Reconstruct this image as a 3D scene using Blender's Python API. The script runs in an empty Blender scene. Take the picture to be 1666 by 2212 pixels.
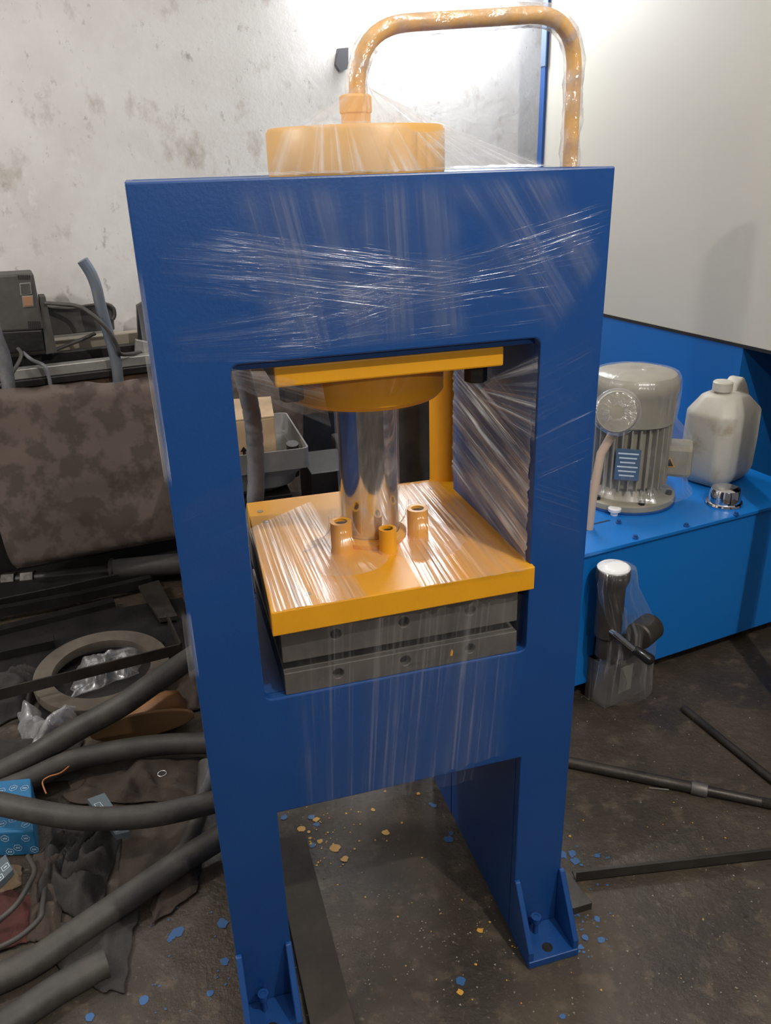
import bpy, bmesh, math, random
from mathutils import Vector, Matrix, noise
random.seed(7)
C = bpy.context.scene.collection
sc = bpy.context.scene
PI = math.pi

# ------------------------------------------------------------------ camera
M = Matrix(((0.96002464, 0.13471563, -0.24536582),
            (-0.27853538, 0.37281702, -0.88511328),
            (-0.02776204, 0.91807362, 0.39543659)))
CAM = Vector((0.00999, -1.11, 1.51182))
FPX = 1744.864
cd = bpy.data.cameras.new('camera')
cam = bpy.data.objects.new('camera', cd); C.objects.link(cam)
cam.matrix_world = Matrix.Translation(CAM) @ M.to_4x4()
cd.sensor_fit = 'VERTICAL'; cd.sensor_height = 36.0
cd.lens = FPX / 2212 * 36.0
cd.clip_start = 0.02
sc.camera = cam
# ------------------------------------------------------------------ exposure, world
sc.view_settings.view_transform = 'Standard'
sc.view_settings.look = 'None'
sc.view_settings.gamma = 1.0
sc.view_settings.exposure = 0.0
sc.cycles.transparent_max_bounces = 40   # many layers of clear film lie over one another
w = bpy.data.worlds.new('world'); sc.world = w; w.use_nodes = True
w.node_tree.nodes['Background'].inputs[0].default_value = (0.95, 0.93, 1.0, 1)
w.node_tree.nodes['Background'].inputs[1].default_value = 0.11

TH = math.radians(8.5)
U = Vector((math.cos(TH), math.sin(TH), 0)); V = Vector((-math.sin(TH), math.cos(TH), 0))
def R(u, v, z=0.0): return U * u + V * v + Vector((0, 0, z))
def lamp(name, kind, loc, energy, size, color=(1, 1, 1), target=None, spot=None):
    l = bpy.data.lights.new(name, kind); l.energy = energy; l.color = color
    if kind == 'AREA': l.shape = 'DISK'; l.size = size
    else: l.shadow_soft_size = size
    o = bpy.data.objects.new(name, l); C.objects.link(o); o.location = loc
    if target is not None:
        o.rotation_euler = (Vector(target) - Vector(loc)).to_track_quat('-Z', 'Y').to_euler()
    return o
# workshop lamps: one in front, high to the right behind the photographer, one above the back left
lamp('front_ceiling_lamp', 'POINT', R(.95, -1.5, 2.9), 140, .022, (1.0, .95, .87))
lamp('rear_ceiling_lamp', 'POINT', R(.25, -3.3, 2.3), 62, .03, (1.0, .95, .87))
lamp('left_ceiling_lamp', 'POINT', R(-2.0, .9, 2.7), 110, .10, (1.0, .96, .92))

# ------------------------------------------------------------------ placing helpers
def ray(px, py):
    return M @ Vector(((px - 833) / FPX, -(py - 1106) / FPX, -1.0))
def PZ(px, py, z=0.0):
    r = ray(px, py); return CAM + r * ((z - CAM.z) / r.z)
def PY(px, py, y):
    r = ray(px, py); return CAM + r * ((y - CAM.y) / r.y)
def PV(px, py, v):
    r = ray(px, py); return CAM + r * ((v - CAM.dot(V)) / r.dot(V))
def PU(px, py, u):
    r = ray(px, py); return CAM + r * ((u - CAM.dot(U)) / r.dot(U))

# ------------------------------------------------------------------ mesh helpers
class MB:
    def __init__(s): s.v = []; s.f = []; s.uv = {}; s.fade = {}
    def add(s, vs, fs):
        n = len(s.v); s.v += [Vector(a) for a in vs]; s.f += [tuple(i + n for i in f) for f in fs]; return s
    def hexa(s, p):           # p: 8 points bottom 4 ccw, top 4
        return s.add(p, [(3, 2, 1, 0), (4, 5, 6, 7), (0, 1, 5, 4), (1, 2, 6, 5), (2, 3, 7, 6), (3, 0, 4, 7)])
    def box(s, a, b):
        x0, y0, z0 = a; x1, y1, z1 = b
        return s.hexa([(x0, y0, z0), (x1, y0, z0), (x1, y1, z0), (x0, y1, z0), (x0, y0, z1), (x1, y0, z1), (x1, y1, z1), (x0, y1, z1)])
    def rbox(s, a, b):        # box in room axes
        x0, y0, z0 = a; x1, y1, z1 = b
        return s.hexa([R(*q) for q in [(x0, y0, z0), (x1, y0, z0), (x1, y1, z0), (x0, y1, z0), (x0, y0, z1), (x1, y0, z1), (x1, y1, z1), (x0, y1, z1)]])
    def prism(s, pts, d):     # polygon extruded along vector d
        n = len(pts); d = Vector(d); pts = [Vector(p) for p in pts]
        return s.add(pts + [p + d for p in pts], [tuple(range(n))[::-1], tuple(range(n, 2 * n))] + [(i, (i + 1) % n, n + (i + 1) % n, n + i) for i in range(n)])
    def tube(s, path, r, n=12, caps=True):
        path = [Vector(p) for p in path]; k = len(path)
        rs = r if isinstance(r, (list, tuple)) else [r] * k
        vs = []; ref = None
        for i, p in enumerate(path):
            t = (path[min(i + 1, k - 1)] - path[max(i - 1, 0)]).normalized()
            if ref is None:
                ref = t.orthogonal().normalized()
            ref = (ref - t * ref.dot(t)).normalized()
            b = t.cross(ref)
            for j in range(n):
                a = 2 * PI * j / n
                vs.append(p + (ref * math.cos(a) + b * math.sin(a)) * rs[i])
        fs = [(i * n + j, i * n + (j + 1) % n, (i + 1) * n + (j + 1) % n, (i + 1) * n + j) for i in range(k - 1) for j in range(n)]
        if caps: fs += [tuple(range(n))[::-1], tuple(range((k - 1) * n, k * n))]
        return s.add(vs, fs)
    def lathe(s, c, prof, n=40, axis=None, closed=False):   # prof: (r, h)
        c = Vector(c); ax = Vector(axis).normalized() if axis else Vector((0, 0, 1))
        x = ax.orthogonal().normalized(); y = ax.cross(x)
        vs = []
        for (r, h) in prof:
            for j in range(n):
                a = 2 * PI * j / n
                vs.append(c + ax * h + (x * math.cos(a) + y * math.sin(a)) * max(r, 1e-5))
        k = len(prof)
        fs = [(i * n + j, i * n + (j + 1) % n, (i + 1) * n + (j + 1) % n, (i + 1) * n + j) for i in range(k - 1) for j in range(n)]
        if closed: fs += [((k - 1) * n + j, (k - 1) * n + (j + 1) % n, (j + 1) % n, j) for j in range(n)]
        else: fs += [tuple(range(n))[::-1], tuple(range((k - 1) * n, k * n))]
        return s.add(vs, fs)
    def cyl(s, c, r, h, n=28, axis=None): return s.lathe(c, [(r, 0), (r, h)], n, axis)
    def build(s, name, m, parent=None, bevel=0.0, smooth=False, seg=2):
        me = bpy.data.meshes.new(name)
        off = origin(parent)
        me.from_pydata([p - off for p in s.v], [], s.f); me.validate(); me.update()
        bm = bmesh.new(); bm.from_mesh(me)
        if len(s.uv) == 0: bmesh.ops.recalc_face_normals(bm, faces=bm.faces)
        bm.to_mesh(me); bm.free()
        if s.uv:
            l = me.uv_layers.new(name='UVMap')
            f = me.uv_layers.new(name='Fade')
            for lp in me.loops:
                l.data[lp.index].uv = s.uv[lp.vertex_index]; f.data[lp.index].uv = (s.fade.get(lp.vertex_index, 1.0), 0)
        o = bpy.data.objects.new(name, me); C.objects.link(o)
        if m: me.materials.append(m)
        if parent: o.parent = parent
        if bevel:
            b = o.modifiers.new('bevel', 'BEVEL'); b.width = bevel; b.segments = seg; b.limit_method = 'ANGLE'; b.angle_limit = 0.6
        if smooth:
            for p in me.polygons: p.use_smooth = True
            if smooth == 'auto':
                e = o.modifiers.new('wn', 'EDGE_SPLIT'); e.split_angle = math.radians(35)
        return o
def origin(o):
    t = Vector((0, 0, 0))
    while o: t += o.location; o = o.parent
    return t
def tag(o, label=None, cat=None, group=None, kind=None):
    if label: o['label'] = label
    if cat: o['category'] = cat
    if group: o['group'] = group
    if kind: o['kind'] = kind
    return o
def thing(name, loc, label, cat, group=None):
    o = bpy.data.objects.new(name, None); C.objects.link(o); o.location = loc; o.empty_display_size = .05
    return tag(o, label, cat, group)
def smoothpath(pts, n=8):
    pts = [Vector(p) for p in pts]; out = []
    for i in range(len(pts) - 1):
        p0 = pts[max(i - 1, 0)]; p1 = pts[i]; p2 = pts[i + 1]; p3 = pts[min(i + 2, len(pts) - 1)]
        for k in range(n):
            t = k / n
            out.append(.5 * ((2 * p1) + (p2 - p0) * t + (2 * p0 - 5 * p1 + 4 * p2 - p3) * t * t + (3 * p1 - p0 - 3 * p2 + p3) * t ** 3))
    out.append(pts[-1]); return out
def arcpath(pts, rad, n=8):   # polyline with rounded corners
    pts = [Vector(p) for p in pts]; out = [pts[0]]
    for i in range(1, len(pts) - 1):
        a = (pts[i - 1] - pts[i]).normalized(); b = (pts[i + 1] - pts[i]).normalized()
        A = pts[i] + a * rad; B = pts[i] + b * rad
        for k in range(n + 1):
            t = k / n
            out.append(A * (1 - t) ** 2 + pts[i] * 2 * t * (1 - t) + B * t * t)
    out.append(pts[-1]); return out

# ------------------------------------------------------------------ materials
def mat(name, col, rough=.5, metal=0.0, var=None, scale=6.0, var2=None, scale2=40., bump=0.0, bscale=60., rvar=0.0, coat=0.0, detail=6.0, lo=.4, hi=.65):
    m = bpy.data.materials.new(name); m.use_nodes = True
    nt = m.node_tree; N = nt.nodes; L = nt.links
    b = N['Principled BSDF']
    b.inputs['Base Color'].default_value = (*col, 1); b.inputs['Roughness'].default_value = rough; b.inputs['Metallic'].default_value = metal
    if coat: b.inputs['Coat Weight'].default_value = coat; b.inputs['Coat Roughness'].default_value = .15
    tc = N.new('ShaderNodeTexCoord')
    def ns(sca, det=detail):
        n = N.new('ShaderNodeTexNoise'); n.inputs['Scale'].default_value = sca; n.inputs['Detail'].default_value = det; n.inputs['Roughness'].default_value = .62
        L.new(tc.outputs['Object'], n.inputs['Vector']); return n
    def ramp(n, a, c):
        r = N.new('ShaderNodeMapRange'); r.inputs[1].default_value = a; r.inputs[2].default_value = c
        L.new(n.outputs[0], r.inputs[0]); return r
    last = None
    if var:
        mx = N.new('ShaderNodeMix'); mx.data_type = 'RGBA'
        mx.inputs[6].default_value = (*col, 1); mx.inputs[7].default_value = (*var, 1)
        L.new(ramp(ns(scale), lo, hi).outputs[0], mx.inputs[0]); last = mx.outputs[2]
    if var2:
        m2 = N.new('ShaderNodeMix'); m2.data_type = 'RGBA'
        if last: L.new(last, m2.inputs[6])
        else: m2.inputs[6].default_value = (*col, 1)
        m2.inputs[7].default_value = (*var2, 1)
        L.new(ramp(ns(scale2), .54, .7).outputs[0], m2.inputs[0]); last = m2.outputs[2]
    if last: L.new(last, b.inputs['Base Color'])
    if rvar:
        r = N.new('ShaderNodeMapRange'); r.inputs[1].default_value = .35; r.inputs[2].default_value = .65
        r.inputs[3].default_value = max(rough - rvar, .04); r.inputs[4].default_value = min(rough + rvar, 1)
        L.new(ns(scale * 1.7).outputs[0], r.inputs[0]); L.new(r.outputs[0], b.inputs['Roughness'])
    if bump:
        bp = N.new('ShaderNodeBump'); bp.inputs['Strength'].default_value = bump; bp.inputs['Distance'].default_value = .004
        L.new(ns(bscale, 8).outputs[0], bp.inputs['Height']); L.new(bp.outputs[0], b.inputs['Normal'])
    return m

def film(name, haze=.06, streak=.35, dens=(.5, .72), across=160., along=3.0, bump=.6, rough=.16, gloss=.55, seed=0., col=(.92, .93, .96), grazing=.25):
    """clear stretch film: transparent, with milky and shining streaks along the pull of the film"""
    m = bpy.data.materials.new(name); m.use_nodes = True
    nt = m.node_tree; N = nt.nodes; L = nt.links
    N.remove(N['Principled BSDF']); out = N['Material Output']
    uv = N.new('ShaderNodeUVMap'); uv.uv_map = 'UVMap'
    def streaks(ac, al, sd, det=3.):
        mp = N.new('ShaderNodeMapping'); mp.inputs['Scale'].default_value = (ac, al, 1); mp.inputs['Location'].default_value = (sd, sd * .7, sd * .3)
        L.new(uv.outputs[0], mp.inputs[0])
        n = N.new('ShaderNodeTexNoise'); n.inputs['Scale'].default_value = 1.0; n.inputs['Detail'].default_value = det; n.inputs['Roughness'].default_value = .6
        L.new(mp.outputs[0], n.inputs['Vector']); return n
    s1 = streaks(across, along, seed); s2 = streaks(across * .22, along * .8, seed + 5.3, 2.)
    mr = N.new('ShaderNodeMapRange'); mr.inputs[1].default_value = dens[0]; mr.inputs[2].default_value = dens[1]; mr.inputs[3].default_value = 0; mr.inputs[4].default_value = streak
    L.new(s1.outputs[0], mr.inputs[0])
    mr2 = N.new('ShaderNodeMapRange'); mr2.inputs[1].default_value = .35; mr2.inputs[2].default_value = .7; mr2.inputs[3].default_value = .25; mr2.inputs[4].default_value = 1.3
    L.new(s2.outputs[0], mr2.inputs[0])
    mu = N.new('ShaderNodeMath'); mu.operation = 'MULTIPLY_ADD'; L.new(mr.outputs[0], mu.inputs[0])
    pt = streaks(9., 5., seed + 2.2, 2.)
    pr = N.new('ShaderNodeMapRange'); pr.inputs[1].default_value = .42; pr.inputs[2].default_value = .62; pr.inputs[3].default_value = .15; pr.inputs[4].default_value = 1.1
    L.new(pt.outputs[0], pr.inputs[0])
    pm = N.new('ShaderNodeMath'); pm.operation = 'MULTIPLY'; L.new(mr2.outputs[0], pm.inputs[0]); L.new(pr.outputs[0], pm.inputs[1])
    hz = N.new('ShaderNodeMath'); hz.operation = 'MULTIPLY'; hz.inputs[1].default_value = haze; L.new(mr2.outputs[0], hz.inputs[0])
    L.new(pm.outputs[0], mu.inputs[1]); L.new(hz.outputs[0], mu.inputs[2])
    lw = N.new('ShaderNodeLayerWeight'); lw.inputs[0].default_value = .25
    ga = N.new('ShaderNodeMath'); ga.operation = 'MULTIPLY_ADD'; ga.inputs[1].default_value = grazing; ga.use_clamp = True
    L.new(lw.outputs['Facing'], ga.inputs[0]); L.new(mu.outputs[0], ga.inputs[2])
    bp = N.new('ShaderNodeBump'); bp.inputs['Strength'].default_value = bump; bp.inputs['Distance'].default_value = .003
    L.new(s1.outputs[0], bp.inputs['Height'])
    gl = N.new('ShaderNodeBsdfGlossy'); gl.inputs['Roughness'].default_value = rough; gl.inputs['Color'].default_value = (1, 1, 1, 1); L.new(bp.outputs[0], gl.inputs['Normal'])
    df = N.new('ShaderNodeBsdfDiffuse'); df.inputs['Color'].default_value = (*col, 1); L.new(bp.outputs[0], df.inputs['Normal'])
    tr = N.new('ShaderNodeBsdfTransparent')
    tl = N.new('ShaderNodeBsdfTranslucent'); tl.inputs['Color'].default_value = (*col, 1); L.new(bp.outputs[0], tl.inputs['Normal'])
    dm = N.new('ShaderNodeMixShader'); dm.inputs[0].default_value = .45; L.new(df.outputs[0], dm.inputs[1]); L.new(tl.outputs[0], dm.inputs[2])
    m1 = N.new('ShaderNodeMixShader'); m1.inputs[0].default_value = gloss; L.new(dm.outputs[0], m1.inputs[1]); L.new(gl.outputs[0], m1.inputs[2])
    fu = N.new('ShaderNodeUVMap'); fu.uv_map = 'Fade'; sx = N.new('ShaderNodeSeparateXYZ'); L.new(fu.outputs[0], sx.inputs[0])
    fd = N.new('ShaderNodeMath'); fd.operation = 'MULTIPLY'; L.new(ga.outputs[0], fd.inputs[0]); L.new(sx.outputs[0], fd.inputs[1])
    m2 = N.new('ShaderNodeMixShader'); L.new(fd.outputs[0], m2.inputs[0]); L.new(tr.outputs[0], m2.inputs[1]); L.new(m1.outputs[0], m2.inputs[2])
    L.new(m2.outputs[0], out.inputs['Surface'])
    return m

def emit(name, col, s):
    m = bpy.data.materials.new(name); m.use_nodes = True
    N = m.node_tree.nodes; N.remove(N['Principled BSDF']); e = N.new('ShaderNodeEmission')
    e.inputs[0].default_value = (*col, 1); e.inputs[1].default_value = s
    m.node_tree.links.new(e.outputs[0], N['Material Output'].inputs['Surface']); return m

BLUE = mat('blue_paint', (.0075, .055, .215), .36, var=(.009, .062, .235), scale=3, bump=.10, bscale=160)
BLUET = mat('tank_blue_paint', (.006, .165, .55), .34, bump=.08, bscale=120)
CABBLUE = mat('cabinet_blue_paint', (.006, .105, .345), .4, bump=.08, bscale=120)
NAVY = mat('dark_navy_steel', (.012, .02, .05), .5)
YEL = mat('yellow_paint', (.78, .355, .012), .38, var=(.72, .32, .012), scale=5, bump=.08, bscale=140)
YTOP = mat('hazed_yellow_paint', (.68, .38, .11), .4, bump=.08, bscale=140)  # same yellow, washed out: glow of the back lamp put into the colour
STEEL = mat('grey_machined_steel', (.19, .175, .16), .48, .55, var=(.13, .12, .11), scale=9, bump=.1, bscale=120)
CHROME = mat('chrome', (.72, .73, .76), .09, 1.0)
DARKST = mat('dark_oily_steel', (.036, .031, .027), .42, .4, var=(.06, .051, .043), scale=12, bump=.3, bscale=70, rvar=.12)
BLACK = mat('black_grimy_steel', (.010, .0095, .0095), .42, .1, var=(.020, .018, .016), scale=10, bump=.35, bscale=60)
RUST = mat('rusty_sheet', (.05, .028, .016), .8, var=(.11, .055, .025), scale=9, var2=(.02, .016, .014), scale2=22, bump=.3)
RUBBER = mat('black_rubber', (.038, .035, .032), .55, var=(.065, .058, .05), scale=14, bump=.2, bscale=160)
GREYH = mat('grey_hose', (.10, .10, .11), .5, var=(.16, .16, .17), scale=20, bump=.2, bscale=120)
BEIGE = mat('beige_panel_paint', (.44, .42, .375), .55, bump=.05, bscale=200)
CASTG = mat('beige_motor_paint', (.31, .285, .225), .42, var=(.25, .235, .19), scale=8)
JUG = mat('grimy_white_plastic', (.52, .50, .44), .45, var=(.46, .43, .37), scale=6, var2=(.34, .27, .19), scale2=9)
WHITE = mat('white_plastic', (.85, .85, .85), .35)
BOXG = mat('grey_control_box', (.055, .052, .048), .6, var=(.075, .07, .062), scale=14, bump=.1)
SUEDE = mat('brown_suede', (.105, .080, .068), .95, var=(.066, .048, .040), scale=11, lo=.46, hi=.56, bump=.35, bscale=220, detail=3)
CARD = mat('cardboard', (.42, .30, .18), .8, var=(.34, .23, .13), scale=12)
LEATHER = mat('tan_leather', (.30, .13, .035), .55, var=(.17, .07, .02), scale=9, bump=.3, bscale=60)
RAG = mat('black_rag', (.028, .026, .025), .95, var=(.045, .04, .036), scale=14, bump=.5, bscale=160)
RAGB = mat('brown_rag', (.042, .032, .026), .95, var=(.07, .05, .038), scale=12, bump=.5, bscale=160)
RAGR = mat('dark_red_cloth', (.10, .028, .024), .95, var=(.06, .02, .018), scale=9, bump=.4, bscale=160)
ALU = mat('aluminium', (.36, .35, .33), .45, .6, var=(.28, .27, .25), scale=14)
ZINC = mat('blue_grey_tube', (.17, .21, .27), .35, .5, var=(.22, .23, .24), scale=12)
BLUEBOX = mat('blue_carton', (.014, .17, .37), .6, var=(.02, .14, .30), scale=20)
PRINT = mat('white_print', (.62, .72, .80), .6)
GCARD = mat('grey_blue_carton', (.10, .13, .15), .6)
COPPER = mat('orange_wire', (.45, .16, .05), .5)
TRAYM = mat('grey_plastic_tub', (.20, .20, .20), .6, var=(.15, .145, .14), scale=8)
RINGM = mat('dusty_brown_ring', (.12, .098, .075), .8, var=(.075, .06, .048), scale=9, bump=.3)
BAGM = film('cloudy_plastic_bag', .55, .3, across=40, along=30, bump=.9, gloss=.3, seed=4, col=(.6, .6, .62))
CLEARP = film('clear_plastic_scrap', .22, .5, across=40, along=25, bump=1., gloss=.6, seed=9)

# wall: grey plaster with soot, scratches and damp patches
def wallmat():
    m = mat('stained_grey_plaster', (.69, .68, .67), .9, var=(.57, .55, .525), scale=2.2, bump=.5, bscale=26, lo=.4, hi=.7)
    nt = m.node_tree; N = nt.nodes; L = nt.links; b = N['Principled BSDF']
    src = b.inputs['Base Color'].links[0].from_socket
    tc = N.new('ShaderNodeTexCoord')
    for sca, lo_, hi_, colr, loc in ((7., .56, .74, (.33, .275, .22), 0), (19., .62, .74, (.24, .215, .19), 3.), (55., .66, .74, (.16, .14, .13), 9.), (13., .6, .72, (.74, .73, .72), 17.)):
        mp = N.new('ShaderNodeMapping'); mp.inputs['Location'].default_value = (loc, loc, loc); mp.inputs['Scale'].default_value = (1, 1, .7)
        L.new(tc.outputs['Object'], mp.inputs[0])
        n = N.new('ShaderNodeTexNoise'); n.inputs['Scale'].default_value = sca; n.inputs['Detail'].default_value = 8; n.inputs['Roughness'].default_value = .65
        L.new(mp.outputs[0], n.inputs['Vector'])
        r = N.new('ShaderNodeMapRange'); r.inputs[1].default_value = lo_; r.inputs[2].default_value = hi_; r.inputs[4].default_value = .75; L.new(n.outputs[0], r.inputs[0])
        x = N.new('ShaderNodeMix'); x.data_type = 'RGBA'; L.new(r.outputs[0], x.inputs[0]); L.new(src, x.inputs[6]); x.inputs[7].default_value = (*colr, 1); src = x.outputs[2]
    L.new(src, b.inputs['Base Color']); return m
WALL = wallmat()
# floor: black-brown oily concrete, partly wet with oil
def floormat():
    m = mat('oily_concrete', (.064, .048, .033), .6, var=(.032, .025, .019), scale=3.2, var2=(.105, .079, .054), scale2=16, bump=1.0, bscale=48)
    nt = m.node_tree; N = nt.nodes; L = nt.links; b = N['Principled BSDF']
    tc = N.new('ShaderNodeTexCoord')
    src = b.inputs['Base Color'].links[0].from_socket
    n = N.new('ShaderNodeTexNoise'); n.inputs['Scale'].default_value = 90; n.inputs['Detail'].default_value = 4; L.new(tc.outputs['Object'], n.inputs['Vector'])
    r = N.new('ShaderNodeMapRange'); r.inputs[1].default_value = .62; r.inputs[2].default_value = .72; r.inputs[4].default_value = .6; L.new(n.outputs[0], r.inputs[0])
    x = N.new('ShaderNodeMix'); x.data_type = 'RGBA'; L.new(r.outputs[0], x.inputs[0]); L.new(src, x.inputs[6]); x.inputs[7].default_value = (.16, .125, .09, 1)
    L.new(x.outputs[2], b.inputs['Base Color'])
    n2 = N.new('ShaderNodeTexNoise'); n2.inputs['Scale'].default_value = 2.4; n2.inputs['Detail'].default_value = 5; L.new(tc.outputs['Object'], n2.inputs['Vector'])
    r2 = N.new('ShaderNodeMapRange'); r2.inputs[1].default_value = .42; r2.inputs[2].default_value = .6; r2.inputs[3].default_value = .24; r2.inputs[4].default_value = .72
    L.new(n2.outputs[0], r2.inputs[0]); L.new(r2.outputs[0], b.inputs['Roughness']); return m
FLOOR = floormat()

# ------------------------------------------------------------------ room
def struct(name, mb, m, **k):
    o = mb.build(name, m, **k); o['kind'] = 'structure'; return o
struct('floor', MB().rbox((-3.2, -4, -.1), (3.6, 2.6, 0)), FLOOR)
struct('wall_back', MB().rbox((-3.2, 2.45, 0), (3.6, 2.6, 3.6)), WALL)
struct('wall_left', MB().rbox((-3.35, -4, 0), (-3.2, 2.6, 3.6)), WALL)
struct('ceiling', MB().rbox((-3.35, -4, 3.6), (3.6, 2.6, 3.7)), WALL)

# tube lamp on the back wall, just above the picture
t = thing('tube_lamp', R(1.65, 2.42, 2.30), 'fluorescent tube lamp mounted on grey plaster wall above the yellow pipe', 'lamp')
MB().rbox((1.25, 2.41, 2.235), (2.05, 2.45, 2.295)).build('lamp_housing', WHITE, t, .004)
MB().tube([R(1.27, 2.375, 2.25), R(2.03, 2.375, 2.25)], .014).build('tube', emit('tube_glow', (.93, .97, 1.0), 290), t, smooth=True)

# ------------------------------------------------------------------ the press
X0, X1, W0, W1 = 0.0, .673, .104, .569
ZT, ZW1, ZW0, ZC = 1.5, 1.265, .71, .472
DEP = .37
press = thing('hydraulic_press', (.336, .18, 0), 'tall blue hydraulic press with yellow platen wrapped in clear stretch film', 'press')
def plate(name, ya, yb):
    mb = MB()
    bm_pts = [(X0, 0), (W0, 0), (W0, ZC), (W1, ZC), (W1, 0), (X1, 0), (X1, ZT), (X0, ZT)]
    hole = []
    r = .012
    for (cx_, cz_, a0) in ((W0 + r, ZW0 + r, PI), (W1 - r, ZW0 + r, 1.5 * PI), (W1 - r, ZW1 - r, 0), (W0 + r, ZW1 - r, .5 * PI)):
        for k in range(5):
            a = a0 + k * PI / 8; hole.append((cx_ + r * math.cos(a), cz_ + r * math.sin(a)))
    bm = bmesh.new()
    def loop(pts):
        vs = [bm.verts.new((p[0], ya, p[1])) for p in pts]
        return [bm.edges.new((vs[i], vs[(i + 1) % len(vs)])) for i in range(len(vs))]
    es = loop(bm_pts) + loop(hole)
    res = bmesh.ops.triangle_fill(bm, use_beauty=True, edges=es)
    faces = [g for g in res['geom'] if isinstance(g, bmesh.types.BMFace)]
    ex = bmesh.ops.extrude_face_region(bm, geom=bm.faces[:])
    bmesh.ops.translate(bm, verts=[g for g in ex['geom'] if isinstance(g, bmesh.types.BMVert)], vec=(0, yb - ya, 0))
    bmesh.ops.recalc_face_normals(bm, faces=bm.faces)
    bm.verts.index_update()
    mb.add([v.co.copy() for v in bm.verts], [tuple(v.index for v in f.verts) for f in bm.faces]); bm.free()
    return mb.build(name, BLUE, press, .0025)
plate('front_plate', 0, .02)
plate('rear_plate', DEP - .02, DEP)
for x in (W0 - .012, W1):
    MB().box((x, .02, 0), (x + .012, DEP - .02, ZW1)).build('side_plate', BLUE, press)
for x in (X0, X1 - .01):
    MB().box((x, .02, .30), (x + .01, DEP - .02, ZT)).build('outer_plate', BLUE, press)
MB().box((X0 + .01, .02, ZT - .012), (X1 - .01, DEP - .02, ZT - .001)).build('top_plate', BLUE, press)
MB().box((W0, .02, ZW1 - .012), (W1, DEP - .02, ZW1)).build('head_plate', BLUE, press)
MB().box((W0, .02, ZW0 - .02), (W1, DEP - .02, ZW0)).build('bed_plate', BLUE, press)
# feet
def foot(xa, xb, front):
    s = -1 if front else 1; y0 = 0 if front else DEP
    base = MB().box((xa, min(y0, y0 + s * .085), 0), (xb, max(y0, y0 + s * .085), .018))
    f = base.build('foot_plate', BLUE, press, .002)
    for x in (xa, xb - .012):
        MB().prism([(x, y0, .018), (x, y0 + s * .082, .018), (x, y0 + s * .082, .04), (x, y0 + s * .008, .158), (x, y0, .158)], (.012, 0, 0)).build('gusset', BLUE, f, .002)
    if front:
        cx_ = (xa + xb) / 2
        MB().cyl((cx_ - .004, -.062, .0175), .011, .0012).build('bolt_hole', BLACK, f)
        b = MB().cyl((cx_ - .012, -.022, .018), .0055, .045, 14).build('anchor_bolt', BLUE, f, smooth='auto')
        MB().lathe((cx_ - .012, -.022, .052), [(.0105, 0), (.0105, .012), (.0058, .012), (.0058, .004)], 18).build('bolt_nut', BLUE, f, smooth='auto')
foot(X0 - .001, W0 + .001, True); foot(W1 - .002, X1 + .006, True)
# long side braces reaching back along the floor from both legs
for x in (W0 - .011, W1 - .001):
    MB().prism([(x, DEP, 0), (x, DEP + .13, 0), (x, DEP + .13, .03), (x, DEP, .46)], (.012, 0, 0)).build('brace', BLUE, press)

# cylinder, ram, platens
CX, CY = .345, .205
MB().lathe((CX, CY, 1.24), [(.135, 0), (.135, .258), (.136, .262), (.136, .318), (.132, .324), (.02, .324)], 64).build('cylinder', YTOP, press, smooth='auto')
MB().box((.166, .0215, 1.222), (.519, .345, 1.2525)).build('upper_plate', YEL, press, .003)
MB().lathe((CX, CY, 1.152), [(.060, .0), (.128, .003), (.134, .010), (.134, .068)], 64).build('cylinder_gland', YEL, press, smooth='auto')
for (bx, by) in ((.197, .075), (.495, .075), (.197, .335), (.495, .335)):
    MB().cyl((bx, by, 1.188), .019, .033, 6).build('clamp_bolt', BLACK, press, .002)
MB().lathe((CX, CY, .8835), [(.0515, 0), (.0515, .0), (.0525, .004), (.0525, .258), (.05, .26)], 64).build('ram', CHROME, press, smooth='auto')
pl = MB().prism([(.124, -.02, .840), (.573, -.012, .840), (.590, .435, .840), (.145, .440, .840)], (0, 0, .043)).build('platen', YEL, press, .002)
for (bx, by) in ((.165, .385), (.525, .385), (.168, .33), (.19, .02)):
    MB().cyl((bx, by, .8831), .006, .0008, 16).build('plug_screw', mat('plug_grey', (.33, .27, .17), .5), pl)
def boss(x, y, r, h, hole=True):
    b = MB().lathe((x, y, .883), [(r * 1.12, 0), (r, .006), (r, h), (r * .62, h), (r * .62, h - .02), (.001, h - .02)], 28).build('boss', YEL, pl, smooth='auto')
    if hole: MB().cyl((x, y, .883 + h - .019), r * .58, .014, 18).build('socket_screw', BLACK, b)
boss(CX + .010, CY - .080, .0155, .046)
boss(CX - .066, CY - .050, .019, .058); boss(CX + .080, CY - .035, .019, .056)
MB().lathe((CX, CY, .8832), [(.066, 0), (.066, .008), (.0535, .014), (.0535, 0)], 48).build('ram_collar', YEL, pl, smooth='auto')
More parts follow.
